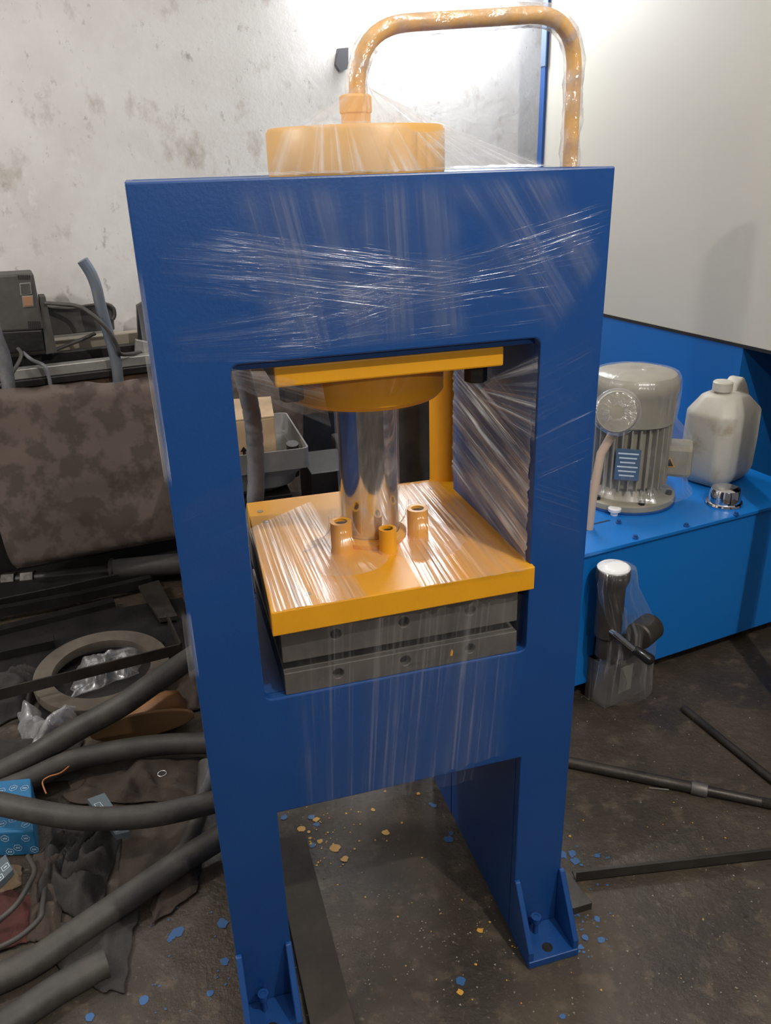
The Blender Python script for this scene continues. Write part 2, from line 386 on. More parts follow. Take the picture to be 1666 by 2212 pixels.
# heating blocks with cartridge holes
def block(name, z0, z1, y0):
    bm_ = MB()
    xa, xb = .139, .552
    bm_.box((xa, y0 + .012, z0), (xb, .40, z1))
    b = bm_.build(name, STEEL, press, .002)
    # drilled face: a plate with three round holes
    zc = (z0 + z1) / 2 + .003; hs = [(.229, zc), (.346, zc), (.464, zc)]
    bm = bmesh.new(); es = []
    def loop(pts):
        vs = [bm.verts.new((p[0], y0, p[1])) for p in pts]; es.extend(bm.edges.new((vs[i], vs[(i + 1) % len(vs)])) for i in range(len(vs)))
    loop([(xa, z0), (xb, z0), (xb, z1), (xa, z1)])
    for (hx, hz) in hs: loop([(hx + .0095 * math.cos(a * PI / 12), hz + .0095 * math.sin(a * PI / 12)) for a in range(24)])
    bmesh.ops.triangle_fill(bm, use_beauty=True, edges=es)
    ex = bmesh.ops.extrude_face_region(bm, geom=bm.faces[:])
    bmesh.ops.translate(bm, verts=[g for g in ex['geom'] if isinstance(g, bmesh.types.BMVert)], vec=(0, .0119, 0))
    bm.verts.index_update()
    MB().add([v.co.copy() for v in bm.verts], [tuple(v.index for v in f.verts) for f in bm.faces]).build('drilled_face', STEEL, b, .0012); bm.free()
    for (hx, hz) in hs: MB().cyl((hx, y0 + .0115, hz), .0093, -.0004, 20, (0, 1, 0)).build('bore', BLACK, b)
    return b
lb = block('lower_heating_block', .7102, .752, .004)
MB().prism([(.427, .0038, .727), (.431, .0038, .727), (.4325, .0038, .734), (.430, .0038, .741), (.428, .0038, .735)], (0, -.0006, 0)).build('paint_drip', YEL, lb)
block('upper_heating_block', .772, .8398, .006)
MB().box((.16, .06, .752), (.20, .36, .772)).build('spacer', BLACK, press); MB().box((.49, .06, .752), (.53, .36, .772)).build('spacer', BLACK, press)
# oil pipe over the top
top = [PY(765, 272, .205), PY(765, 160, .205)]
pz = 1.71
tc1 = PY(768, 56, .205); tc2 = PY(1246, 26, .245)
pp = arcpath([(CX + .004, CY, 1.56), tc1, tc2, (.738, .245, 1.08), (.678, .245, 1.06)], .085, 10)
MB().tube(pp, .0125, 16).build('oil_pipe', YTOP, press, smooth='auto')
MB().lathe((CX + .002, CY, 1.563), [(.0225, 0), (.0225, .020), (.0245, .021), (.0245, .043), (.020, .046)], 6).build('pipe_fitting', YTOP, press, .001)
cp = MB().tube([(.582, .445, .50), (.582, .445, 1.38)], .037, 28).build('return_pipe', YEL, press, smooth='auto')

# ------------------------------------------------------------------ stretch film on the press
def sheet(TL, TR, BL, BR, nu=60, nv=24, amp=.0015, seed=0, sag=0.0, sagv=None, fu=.18, ft=.0, rag=.0):
    """film sheet; u runs across the streaks, v along them"""
    TL, TR, BL, BR = map(Vector, (TL, TR, BL, BR)); mb = MB()
    nrm = (TR - TL).cross(BL - TL).normalized(); wd = ((TR - TL).length + (BR - BL).length) / 2; ln = ((BL - TL).length + (BR - TR).length) / 2
    vs = []
    for j in range(nv + 1):
        t = j / nv
        for i in range(nu + 1):
            s = i / nu
            te = t
            if rag:
                k = rag * noise.noise((s * 14, seed * 3.1, 0)); te = t + k * (2 * t - 1)
            p = (TL * (1 - s) + TR * s) * (1 - te) + (BL * (1 - s) + BR * s) * te
            d = amp * (noise.noise((s * wd * 60 + seed * 7, t * ln * 1.5, seed)) + .5 * noise.noise((s * wd * 170, t * ln * 4, seed + 9)))
            p = p + nrm * d
            if sagv: p = p + Vector(sagv) * (4 * t * (1 - t)) * sag
            k1 = min(1, min(s, 1 - s) / max(fu * (.6 + .8 * (noise.noise((t * 5, seed, 3)) + .5)), 1e-4)); k2 = min(1, min(t, 1 - t) / ft) if ft else 1
            mb.fade[len(vs)] = (k1 * k1 * (3 - 2 * k1)) * (k2 * k2 * (3 - 2 * k2))
            mb.uv[len(vs)] = (s * wd, t * ln); vs.append(p)
    n = nu + 1
    mb.add(vs, [(j * n + i, j * n + i + 1, (j + 1) * n + i + 1, (j + 1) * n + i) for j in range(nv) for i in range(nu)])
    return mb
F_front = film('stretch_film_front', .14, .26, (.50, .72), 190, 1.6, .8, .20, .45, 1., grazing=.03)
F_wrap = film('stretch_film_wrap', .022, .24, (.57, .76), 220, 1.6, .9, .13, .75, 3., grazing=.02)
F_curt = film('stretch_film_curtain', .05, .22, (.5, .7), 170, 1.5, .8, .2, .45, 6., grazing=.05)
F_tent = film('stretch_film_tent', .16, .75, (.5, .7), 120, 1.8, 1.0, .15, .45, 8., grazing=.25)
F_plat = film('stretch_film_platen', .24, .8, (.50, .68), 130, 1.6, .6, .24, .6, 11., grazing=.45, col=(.97, .92, .84))  # slight warm tint stands in for light bounced off the yellow platen
F_side = film('stretch_film_side', .42, .8, (.43, .62), 120, 4.0, 1.0, .2, .45, 14., grazing=.1)
F_hard = film('stretch_film_sleeve', .10, .4, (.5, .68), 60, 22, 1.0, .13, .6, 17., grazing=.3)
def yf(px, py, y): return PY(px, py, y)
def onfilm(name, mb, m, parent=press): return mb.build(name, m, parent, smooth=True)
# vertical bands over the head
onfilm('stretch_film', sheet(yf(470, 386, -.004), yf(760, 379, -.004), yf(585, 775, -.005), yf(840, 752, -.005), 160, 30, .0016, 1, fu=.3, ft=.14), F_front)
onfilm('stretch_film', sheet(yf(740, 379, -.006), yf(1010, 371, -.006), yf(760, 760, -.006), yf(1040, 736, -.006), 140, 30, .0013, 2, fu=.3, ft=.14), F_front)
onfilm('stretch_film', sheet(yf(930, 373, -.008), yf(1235, 363, -.008), yf(1190, 760, -.008), yf(1318, 560, -.008), 140, 30, .0016, 3, fu=.3, ft=.14), F_front)
# bands round the frame, pulled across
onfilm('stretch_film', sheet(yf(1322, 425, -.010), yf(1318, 540, -.010), yf(700, 620, -.008), yf(700, 760, -.008), 90, 40, .0016, 4, ft=.16), F_wrap)
onfilm('stretch_film', sheet(yf(420, 470, -.010), yf(440, 650, -.010), yf(960, 545, -.008), yf(990, 720, -.008), 90, 40, .0016, 5, ft=.16), F_wrap)
onfilm('stretch_film', sheet(yf(360, 700, -.004), yf(355, 790, -.004), yf(680, 640, -.005), yf(690, 790, -.005), 70, 20, .0012, 6, ft=.16), F_wrap)
onfilm('stretch_film', sheet(yf(1300, 690, -.004), yf(1280, 1010, -.004), yf(1100, 800, -.005), yf(1158, 1060, -.005), 110, 20, .0016, 7, ft=.16), F_wrap)
onfilm('stretch_film', sheet(yf(375, 1080, -.003), yf(392, 1310, -.003), yf(535, 1010, -.003), yf(556, 1230, -.003), 90, 16, .0012, 8, ft=.16), F_wrap)
onfilm('stretch_film', sheet(yf(1322, 480, -.012), yf(1316, 700, -.012), yf(540, 640, -.011), yf(530, 790, -.011), 110, 40, .0016, 53, ft=.12), F_wrap)
onfilm('stretch_film', sheet(yf(310, 500, -.011), yf(318, 640, -.011), yf(1160, 560, -.010), yf(1170, 700, -.010), 110, 40, .0016, 54, ft=.12), F_wrap)
onfilm('stretch_film', sheet(yf(1245, 820, -.004), yf(1265, 1250, -.004), yf(1155, 780, -.005), yf(1150, 1220, -.005), 120, 20, .0016, 55, ft=.12), F_wrap)
# curtain from the platen down over the blocks
onfilm('stretch_film', sheet((.128, -.024, .842), (.564, -.024, .842), (.128, -.006, .45), (.50, -.006, .45), 200, 24, .0014, 9, rag=.02), F_curt)
onfilm('stretch_film', sheet((.30, -.027, .842), (.564, -.027, .842), (.27, -.009, .47), (.555, -.009, .50), 120, 24, .0012, 10, rag=.03), F_curt)
# tent on top
onfilm('stretch_film', sheet((.218, .10, 1.567), (.36, .062, 1.567), (.168, .004, 1.503), (.385, .0, 1.503), 110, 24, .0035, 11, rag=.02, fu=.07), F_tent)
onfilm('stretch_film', sheet((.355, .062, 1.567), (.478, .18, 1.567), (.36, .0, 1.503), (.60, .05, 1.503), 110, 24, .004, 12, rag=.02, fu=.07), F_tent)
onfilm('stretch_film', sheet((.355, .19, 1.625), (.385, .215, 1.61), (.22, .075, 1.566), (.60, .10, 1.504), 120, 30, .004, 13, fu=.07), F_tent)
onfilm('stretch_film', sheet((.14, .002, 1.503), (.60, .002, 1.503), (.14, .12, 1.506), (.60, .12, 1.506), 120, 10, .002, 14, fu=.07), F_tent)
onfilm('stretch_film', sheet((-.007, -.003, 1.40), (.006, -.003, 1.40), (-.004, -.003, 1.10), (.006, -.003, 1.10), 20, 40, .002, 51, fu=.02, rag=.0, ft=.1), F_side)
onfilm('stretch_film', sheet((-.008, -.003, .90), (.006, -.003, .90), (-.010, -.003, .78), (.006, -.003, .78), 20, 24, .004, 52, fu=.02, ft=.1), F_side)
# window, right hand side
onfilm('stretch_film', sheet((.5595, .345, 1.235), (.5595, .352, .905), (.5625, .008, 1.16), (.5625, .004, .84), 150, 40, .0045, 15), F_side)
onfilm('stretch_film', sheet((.515, .05, 1.20), (.50, .10, 1.15), (.566, .0, 1.245), (.566, .0, 1.10), 90, 24, .003, 16, fu=.07), F_tent)
onfilm('stretch_film', sheet((.105, .0, 1.262), (.106, .0, 1.235), (.235, .03, 1.222), (.25, .05, 1.145), 60, 20, .003, 17, fu=.07), F_tent)
# round the gland and the ram
def cone(c0, r0, z0, r1, z1, m, seed, n=72, k=12, a0=0, a1=2 * PI, amp=.002, name='stretch_film', sx=1.0, parent=press):
    mb = MB(); vs = []
    for j in range(k + 1):
        t = j / k
        for i in range(n + 1):
            a = a0 + (a1 - a0) * i / n; r = r0 * (1 - t) + r1 * t + amp * noise.noise((i * .35, t * 3, seed)) + amp * .6 * noise.noise((i * .9, t * 9, seed + 4))
            mb.uv[len(vs)] = (a * (r0 + r1) / 2, t * abs(z1 - z0) + .01 * i); vs.append(Vector((c0[0] + r * sx * math.cos(a), c0[1] + r * math.sin(a), z0 * (1 - t) + z1 * t)))
    q = n + 1
    mb.add(vs, [(j * q + i, j * q + i + 1, (j + 1) * q + i + 1, (j + 1) * q + i) for j in range(k) for i in range(n)])
    return mb.build(name, m, parent, smooth=True)
cone((CX, CY), .172, 1.220, .10, 1.142, F_curt, 21)
cone((CX, CY), .056, 1.150, .0545, .89, F_hard, 22, amp=.0012)
# over the platen
onfilm('stretch_film', sheet((.130, .30, .886), (.275, .40, .886), (.126, -.0215, .8855), (.285, -.0215, .8855), 120, 24, .002, 23, fu=.1), F_plat)
onfilm('stretch_film', sheet((.40, .415, .888), (.555, .415, .886), (.36, -.0215, .8855), (.5655, -.0215, .8855), 120, 24, .002, 24, fu=.1), F_plat)
def skirt(x, y, r, h, ex, seed):
    mb = MB(); vs = []; n = 40; k = 12
    for j in range(k + 1):
        t = j / k
        for i in range(n + 1):
            a = 2 * PI * i / n; rr = r + (ex + .6 * ex * max(0, -math.sin(a))) * t ** 2.2 + .0025 * noise.noise((i * .6, t, seed))
            z = .883 + h * (1 - t) ** 1.3 + .0025
            mb.uv[len(vs)] = (a * .03, t * .06); vs.append(Vector((x + rr * math.cos(a), y + rr * math.sin(a), z)))
    q = n + 1
    mb.add(vs, [(j * q + i, j * q + i + 1, (j + 1) * q + i + 1, (j + 1) * q + i) for j in range(k) for i in range(n)])
    mb.build('stretch_film', F_tent, press, smooth=True)
skirt(CX - .066, CY - .050, .0205, .066, .050, 31); skirt(CX + .080, CY - .035, .0205, .064, .050, 32)
# along the oil pipe
def sleeve(path, r, m, seed, parent=press, name='stretch_film', amp=.3, n=18):
    path = [Vector(p) for p in path]; mb = MB(); mb2 = MB(); mb2.tube(path, r, n, False)
    L_ = 0; vs = []
    for i, p in enumerate(path):
        if i: L_ += (path[i] - path[i - 1]).length
        for j in range(n):
            v_ = mb2.v[i * n + j]; d = (v_ - p)
            mb.uv[i * n + j] = (j / n * 2 * PI * r, L_); vs.append(p + d * (1 + amp * noise.noise((j * .8, L_ * 26, seed)) + amp * .5 * noise.noise((j * 1.7, L_ * 70, seed))))
    mb.add(vs, mb2.f); return mb.build(name, m, parent, smooth=True)
def dense(path, st=.008):
    out = [Vector(path[0])]
    for a, b in zip(path, path[1:]):
        a = Vector(a); b = Vector(b); k = max(1, int((b - a).length / st))
        out += [a + (b - a) * (i + 1) / k for i in range(k)]
    return out
F_pipe = film('stretch_film_pipe', .34, .35, (.48, .66), 60, 40, 1.0, .15, .5, 19., grazing=.3)
dp = dense(pp)
sleeve(dp[4:int(len(dp) * .82)], .0165, F_pipe, 41)

# steel plates the press legs were set down beside
tag(MB().prism([PZ(1216, 1868, .02), PZ(1280, 1950, .02), PZ(1240, 1962, .02), (.684, .02, .02), (.684, .16, .02)], (0, 0, -.02)).build('steel_plate', DARKST, None, .001), 'small oily steel plate lying by the right foot of the press', 'plate')
tag(MB().box((.118, -.10, 0), (.20, .40, .016)).build('steel_plate', mat('grimy_brown_strip', (.030, .023, .017), .75, var=(.045, .035, .025), scale=12, bump=.4, bscale=60), None, .001), 'flat dark steel strip on floor inside the left leg of the press', 'plate')

# ------------------------------------------------------------------ tall cabinet on the right
cab = thing('machine_cabinet', R(2.5, 1.2, 0), 'tall machine cabinet with beige side panel over a blue base', 'cabinet')
MB().rbox((2.088, .2, .912), (3.0, 2.12, 3.0)).build('beige_panel', BEIGE, cab)
MB().rbox((2.088, .897, .02), (2.98, 2.12, .905)).build('lower_panel', CABBLUE, cab)
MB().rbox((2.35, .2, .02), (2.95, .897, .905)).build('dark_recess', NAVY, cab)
MB().rbox((2.084, .2, .903), (2.99, 2.13, .914)).build('seam_strip', BLACK, cab)
MB().rbox((2.075, 2.12, .0), (2.16, 2.152, 3.0)).build('corner_post', BLUE, cab)
MB().rbox((2.07, 2.114, 1.87), (2.076, 2.15, 2.03)).build('hinge', mat('blue_grey_hinge', (.10, .15, .24), .5), cab, .002)
MB().rbox((2.075, 1.9, 2.13), (2.09, 2.15, 2.17)).build('top_rail', BLUE, cab)

# ------------------------------------------------------------------ oil tank / power pack
TZ = .501
tank = thing('oil_tank', R(1.5, .9, 0), 'low bright blue oil tank carrying the motor, beside the press', 'tank')
MB().rbox((1.0, .522, .05), (2.084, 1.6, TZ - .012)).build('tank_body', BLUET, tank, .003)
MB().rbox((.99, .512, TZ - .012), (2.086, 1.61, TZ)).build('top_cover', BLUET, tank, .002)
MB().rbox((1.0, .66, TZ), (1.375, .668, TZ + .0006)).build('cover_seam', NAVY, tank)
for (px, py) in ((1337, 1130), (1373, 1163), (1483, 1137), (1590, 1113)):
    p = PZ(px, py, TZ); MB().lathe(p, [(.0085, 0), (.0085, .004), (.006, .005), (.006, .010), (.001, .010)], 10).build('cover_bolt', BLUE, tank)
for (u, v) in ((1.05, .60), (1.62, .60), (2.0, .60), (1.62, 1.5)):
    MB().rbox((u - .03, v - .03, 0), (u + .03, v + .03, .051)).build('tank_foot', BLACK, tank)
# motor
MU, MV = 1.535, .79
mc = R(MU, MV, TZ)
mot = thing('electric_motor', mc, 'upright beige electric motor under clear wrap on the blue tank', 'motor')
MB().lathe(mc, [(.155, 0), (.155, .006), (.150, .009)], 48).build('gasket', BLUE, mot)
fl = MB().lathe(mc + Vector((0, 0, .009)), [(.152, 0), (.152, .016), (.147, .019), (.10, .019)], 48).build('flange', CASTG, mot, smooth='auto')
for k in range(6):
    a = k * PI / 3 + .35; q = mc + Vector((.134 * math.cos(a), .134 * math.sin(a), .028))
    MB().cyl(q, .010, .011, 6).build('flange_bolt', BLACK, fl)
body = MB().lathe(mc + Vector((0, 0, .028)), [(.112, 0), (.092, .03), (.104, .04), (.104, .235), (.10, .24)], 48).build('motor_body', CASTG, mot, smooth='auto')
for k in range(30):
    a = 2 * PI * k / 30; d = Vector((math.cos(a), math.sin(a), 0)); e = Vector((-math.sin(a), math.cos(a), 0)) * .002
    c = mc + Vector((0, 0, .066)); a1 = c + d * .10; a2 = c + d * .124
    MB().hexa([a1 - e, a2 - e, a2 + e, a1 + e] + [p + Vector((0, 0, .195)) for p in (a1 - e, a2 - e, a2 + e, a1 + e)]).build('cooling_fin', CASTG, body)
MB().lathe(mc + Vector((0, 0, .262)), [(.120, 0), (.126, .004), (.126, .09), (.131, .10), (.129, .130), (.119, .147), (.09, .156), (.02, .158)], 56).build('fan_cowl', CASTG, mot, smooth='auto')
bx = R(MU + .125, MV - .07, TZ)
def rb(mb, c, du, dv, z0, z1, ang):
    a = U * math.cos(ang) + V * math.sin(ang); b = -U * math.sin(ang) + V * math.cos(ang)
    q = [c + a * i * du + b * j * dv for i, j in ((-1, -1), (1, -1), (1, 1), (-1, 1))]
    return mb.hexa([p + Vector((0, 0, z0)) for p in q] + [p + Vector((0, 0, z1)) for p in q])
tb = rb(MB(), bx, .052, .05, .085, .185, -.75).build('terminal_box', CASTG, mot, .012)
an = -.75; dirf = -U * math.sin(an) * -1 * 1.0
a_ = U * math.cos(an) + V * math.sin(an); b_ = -U * math.sin(an) + V * math.cos(an)
q = bx - b_ * .0505 + a_ * -.015 + Vector((0, 0, .135))
MB().prism([q + a_ * -.018 + Vector((0, 0, -.015)), q + a_ * .018 + Vector((0, 0, -.015)), q + Vector((0, 0, .018))], b_ * -.001).build('warning_triangle', YEL, tb)
MB().prism([q - b_ * .001 + a_ * -.013 + Vector((0, 0, -.012)), q - b_ * .001 + a_ * .013 + Vector((0, 0, -.012)), q - b_ * .001 + Vector((0, 0, .013))], b_ * -.0006).build('warning_mark', BLACK, tb)
n_ = (CAM - mc); n_.z = 0; n_.normalize(); e_ = Vector((-n_.y, n_.x, 0))
q = mc + n_ * .1245 + e_ * .0 + Vector((0, 0, .155))
plt = MB().prism([q + e_ * i * .036 + Vector((0, 0, j * .05)) for i, j in ((-1, -1), (1, -1), (1, 1), (-1, 1))], n_ * .002).build('name_plate', mat('name_plate_blue', (.10, .17, .27), .4, .3), mot)
for k in range(6):
    z = .035 - k * .014
    MB().prism([q + n_ * .0021 + e_ * i * (.030 - .004 * (k % 3)) + Vector((0, 0, z + j * .0022)) for i, j in ((-1, -1), (1, -1), (1, 1), (-1, 1))], n_ * .0004).build('plate_print', PRINT, plt)
# film over the motor
mb = MB(); vs = []; n = 72; prof = [(.150, .045), (.135, .06), (.128, .10), (.128, .22), (.131, .27), (.134, .30), (.137, .37), (.134, .40), (.123, .414), (.09, .422), (.02, .424)]
for j, (r, h) in enumerate(prof):
    for i in range(n + 1):
        a = 2 * PI * i / n; dx = max(0, math.cos(a + .9)) ** 2 * (.055 if h < .26 else 0); rr = r + dx + .004 * noise.noise((i * .4, h * 20, 3)); mb.uv[len(vs)] = (a * .14, h)
        vs.append(mc + U * rr * math.cos(a) + V * rr * math.sin(a) + Vector((0, 0, h)))
mb.add(vs, [(j * (n + 1) + i, j * (n + 1) + i + 1, (j + 1) * (n + 1) + i + 1, (j + 1) * (n + 1) + i) for j in range(len(prof) - 1) for i in range(n)])
mb.build('clear_wrap', film('motor_wrap', .12, .4, (.5, .7), 55, 9, 1., .16, .5, 23., grazing=.15), mot, smooth=True)
# gauge in front of the motor
gc = PV(1333, 890, .635); nd = (CAM - gc).normalized()
gg = thing('pressure_gauge', gc, 'round pressure gauge in plastic wrap, in front of the motor', 'gauge')
MB().lathe(gc - nd * .025, [(.052, 0), (.060, .004), (.060, .03), (.056, .036), (.053, .033)], 40, nd).build('gauge_case', CASTG, gg, smooth='auto')
MB().lathe(gc + nd * .007, [(.053, 0), (.053, .001)], 40, nd).build('gauge_face', mat('gauge_dial', (.5, .49, .47), .5), gg)
MB().tube([gc - nd * .02 + Vector((0, 0, -.05)), gc - nd * .03 + Vector((-.04, 0, -.12)), gc + Vector((-.055, .0, -.25)), gc + Vector((-.06, .0, TZ - gc.z))], .013, 12).build('gauge_stem', mat('pale_fitting', (.55, .42, .33), .5), gg, smooth='auto')
mb = MB(); vs = []; n = 40
for j, (r, h) in enumerate([(.066, -.03), (.067, .0), (.066, .008), (.05, .012), (.02, .012)]):
    for i in range(n + 1):
        a = 2 * PI * i / n; x = nd.orthogonal().normalized(); y = nd.cross(x); rr = r * (1 + .05 * noise.noise((i * .4, j, 8))); mb.uv[len(vs)] = (a * .06, h + r)
        vs.append(gc + nd * h + (x * math.cos(a) + y * math.sin(a)) * rr)
mb.add(vs, [(j * (n + 1) + i, j * (n + 1) + i + 1, (j + 1) * (n + 1) + i + 1, (j + 1) * (n + 1) + i) for j in range(4) for i in range(n)])
mb.build('clear_wrap', film('gauge_wrap', .25, .4, (.48, .68), 60, 40, 1., .15, .5, 29.), gg, smooth=True)
# jerrycan
jc = R(1.905, .775, TZ)
jug = thing('jerrycan', jc, 'grimy white plastic jerrycan standing on the tank by the motor', 'jerrycan')
mb = MB(); vs = []; ang = .25
ja = U * math.cos(ang) + V * math.sin(ang); jb = -U * math.sin(ang) + V * math.cos(ang)
# octagonal body with sloping shoulders, lofted
def octa(hx, hy, ch, z, ox=0): return [jc + ja * (x + ox) + jb * y + Vector((0, 0, z)) for x, y in ((-hx + ch, -hy), (hx - ch, -hy), (hx, -hy + ch), (hx, hy - ch), (hx - ch, hy), (-hx + ch, hy), (-hx, hy - ch), (-hx, -hy + ch))]
secs = [octa(.085, .06, .02, 0), octa(.105, .078, .03, .025), octa(.115, .085, .034, .05), octa(.118, .087, .034, .15), octa(.117, .086, .034, .245), octa(.075, .06, .028, .292, -.005), octa(.045, .04, .018, .305, -.02)]
for s_ in secs: vs += s_
mb.add(vs, [(k * 8 + i, k * 8 + (i + 1) % 8, (k + 1) * 8 + (i + 1) % 8, (k + 1) * 8 + i) for k in range(len(secs) - 1) for i in range(8)] + [tuple(range(8))[::-1], tuple(range((len(secs) - 1) * 8, len(secs) * 8))])
mb.build('can_body', JUG, jug, .010, True, 3)
hp = [jc + ja * x + jb * -.024 + Vector((0, 0, z)) for x, z in ((-.005, .285), (.012, .312), (.045, .342), (.062, .343), (.085, .318), (.116, .268), (.116, .225), (.08, .24))]
MB().prism(hp, jb * .05).build('handle', JUG, jug, .012, True, 3)
cpz = jc - ja * .03 + Vector((0, 0, .303))
MB().lathe(cpz, [(.024, -.01), (.024, .008), (.031, .009), (.031, .036), (.027, .040)], 28).build('cap', JUG, jug, smooth='auto')
# chrome breather cap, white plug
bc = PZ(1564, 1088, TZ)
br = thing('breather_cap', bc, 'shiny chrome breather cap on the tank in front of the jerrycan', 'cap')
MB().lathe(bc, [(.054, 0), (.056, .004), (.054, .010), (.050, .012)], 40).build('cap_rim', CHROME, br, smooth='auto')
MB().lathe(bc + Vector((0, 0, .011)), [(.048, 0), (.047, .032), (.043, .042), (.031, .047), (.01, .048)], 40).build('cap_dome', CHROME, br, smooth='auto')
wc = PZ(1327, 1112, TZ)
wp = tag(MB().lathe(wc, [(.011, 0), (.012, .012), (.019, .013), (.020, .022), (.016, .025)], 24).build('plastic_plug', WHITE, None, smooth='auto'), 'small white plastic plug lying on the blue tank', 'plug')

# hand valve block in front of the tank
vc = R(1.29, .46, 0)
vb = thing('valve_block', vc, 'wrapped steel hand valve block with lever beside the oil tank', 'valve')
vA = PZ(1262, 1503); vB = PZ(1307, 1532); vC = PZ(1391, 1492)
def atv(p, v): return p + V * (v - p.dot(V))
MB().prism([vA, vB, vC, atv(vC, .505), atv(vA, .505)], (0, 0, .145)).build('block', STEEL, vb, .003)
vm = (vA + vC) / 2
MB().prism([vm + (p - vm) * .82 + Vector((0, 0, .1455)) for p in (vA, vB, vC, atv(vC, .49), atv(vA, .49))], (0, 0, .06)).build('valve_body', DARKST, vb, .006)
f0 = vB + (vC - vB) * .30; f1 = vB + (vC - vB) * .62; fn = (vC - vB).cross(Vector((0, 0, 1))).normalized()
MB().prism([f0 + Vector((0, 0, .035)), f1 + Vector((0, 0, .035)), f1 + Vector((0, 0, .125)), f0 + Vector((0, 0, .125))], fn * .0015).build('label_plate', mat('plate_grey', (.30, .28, .25), .5, .3), vb)
MB().lathe(R(1.222, .455, .19), [(.030, 0), (.030, .06), (.038, .07), (.038, .22), (.040, .23), (.047, .25), (.047, .275), (.044, .28)], 36).build('valve_stem', DARKST, vb, smooth='auto')
MB().lathe(R(1.222, .455, .468), [(.044, 0), (.045, .006), (.04, .010), (.02, .011)], 36).build('top_cap', WHITE, vb, smooth='auto')
MB().lathe(R(1.285, .40, .262), [(.036, 0), (.04, .005), (.04, .075), (.036, .08)], 36, (U * .9 + V * .35)).build('solenoid', DARKST, vb, smooth='auto')
l0 = PV(1328, 1368, .41); l1 = PV(1372, 1404, .37); l2 = PV(1412, 1430, .33)
lv = MB().tube([l0 + V * .05, l0, l1], .0085, 14).build('lever', CHROME, vb, smooth='auto')
d_ = (l2 - l1)
MB().tube([l1 + d_ * t for t in (-.05, .0, .3, .75, .92, 1.0)], [.010, .013, .014, .017, .015, .007], 16).build('grip', mat('black_grip', (.012, .012, .013), .2), lv, smooth=True)
mb = MB(); vs = []; n = 56
for j, (su, sv, z, ou) in enumerate([(.098, .062, .05, .0), (.094, .058, .10, .0), (.088, .055, .20, .005), (.085, .055, .28, .0), (.058, .05, .42, -.058), (.050, .050, .478, -.064), (.03, .03, .483, -.064)]):
    for i in range(n + 1):
        a = 2 * PI * i / n; k = 1 + .06 * noise.noise((i * .35, j * 1.3, 5)); mb.uv[len(vs)] = (a * .08, z)
        vs.append(R(1.287 + ou + su * k * math.cos(a), .440 + sv * k * math.sin(a), z))
mb.add(vs, [(j * (n + 1) + i, j * (n + 1) + i + 1, (j + 1) * (n + 1) + i + 1, (j + 1) * (n + 1) + i) for j in range(6) for i in range(n)])
mb.build('clear_wrap', film('valve_wrap', .07, .6, (.52, .70), 60, 6, 1., .14, .55, 37., grazing=.3), vb, smooth=True)

# ------------------------------------------------------------------ floor, right: rods and bar
def lift(p, r): return Vector((p.x, p.y, r))
a = lift(PZ(1200, 1650), .015); b = lift(PZ(1500, 1712), .015); c = lift(PZ(1700, 1752), .012)
rod = thing('threaded_rod', a, 'long thick steel rod with a welded collar lying on the floor', 'rod')
MB().tube([a, b], .0145, 18).build('thick_shaft', DARKST, rod, smooth='auto')
d_ = (b - a).normalized()
MB().tube([b - d_ * .01, b + d_ * .03], .0175, 18).build('collar', STEEL, rod, .002, 'auto')
MB().tube([b + d_ * .02, c], .012, 18).build('thin_shaft', DARKST, rod, smooth='auto')
th_ = MB(); e0 = b + (c - b) * .72
for k in range(22): th_.lathe(e0 + d_ * (.0028 * k), [(.012, 0), (.0132, .0014), (.012, .0028)], 14, d_)
th_.build('thread', DARKST, rod)
a = lift(PZ(1475, 1535), .011); b = lift(PZ(1720, 1735), .011)
rd = MB().tube([a, a + (b - a) * .02, b], [.009, .0105, .0105], 16).build('steel_rod', DARKST, None, smooth='auto')
tag(rd, 'thin plain steel rod lying at a slant in front of the tank', 'rod')
a = PZ(1245, 1905); b = PZ(1720, 1850); d_ = (b - a).normalized(); e_ = Vector((-d_.y, d_.x, 0))
ab = MB(); ab.hexa([a, b, b + e_ * .003, a + e_ * .003] + [p + Vector((0, 0, .028)) for p in (a, b, b + e_ * .003, a + e_ * .003)])
ab.hexa([a, b, b + e_ * .03, a + e_ * .03] + [p + Vector((0, 0, .003)) for p in (a, b, b + e_ * .03, a + e_ * .03)])
tag(ab.build('angle_bar', DARKST, None), 'dark steel angle bar on the floor beside the right foot', 'bar')
a = PZ(1402, 1702, .003); b = PZ(1445, 1706, .003)
tag(MB().tube([a, b], .0025, 8).build('metal_pin', STEEL), 'tiny bright metal pin on the floor under the thick rod', 'pin')
# pipe added out of view to throw a shadow on the beige panel
up = thing('added_shadow_pipe', R(1.72, .20, 0), 'unseen upright pipe beyond the right edge, added to shade the beige panel', 'pipe')
MB().rbox((1.685, .165, 0), (1.755, .235, .01)).build('base_plate', DARKST, up)
MB().lathe(R(1.72, .20, .01), [(.030, 0), (.030, 1.76), (.026, 1.775), (.014, 1.785), (.004, 1.787)], 24).build('pipe_tube', DARKST, up, smooth='auto')

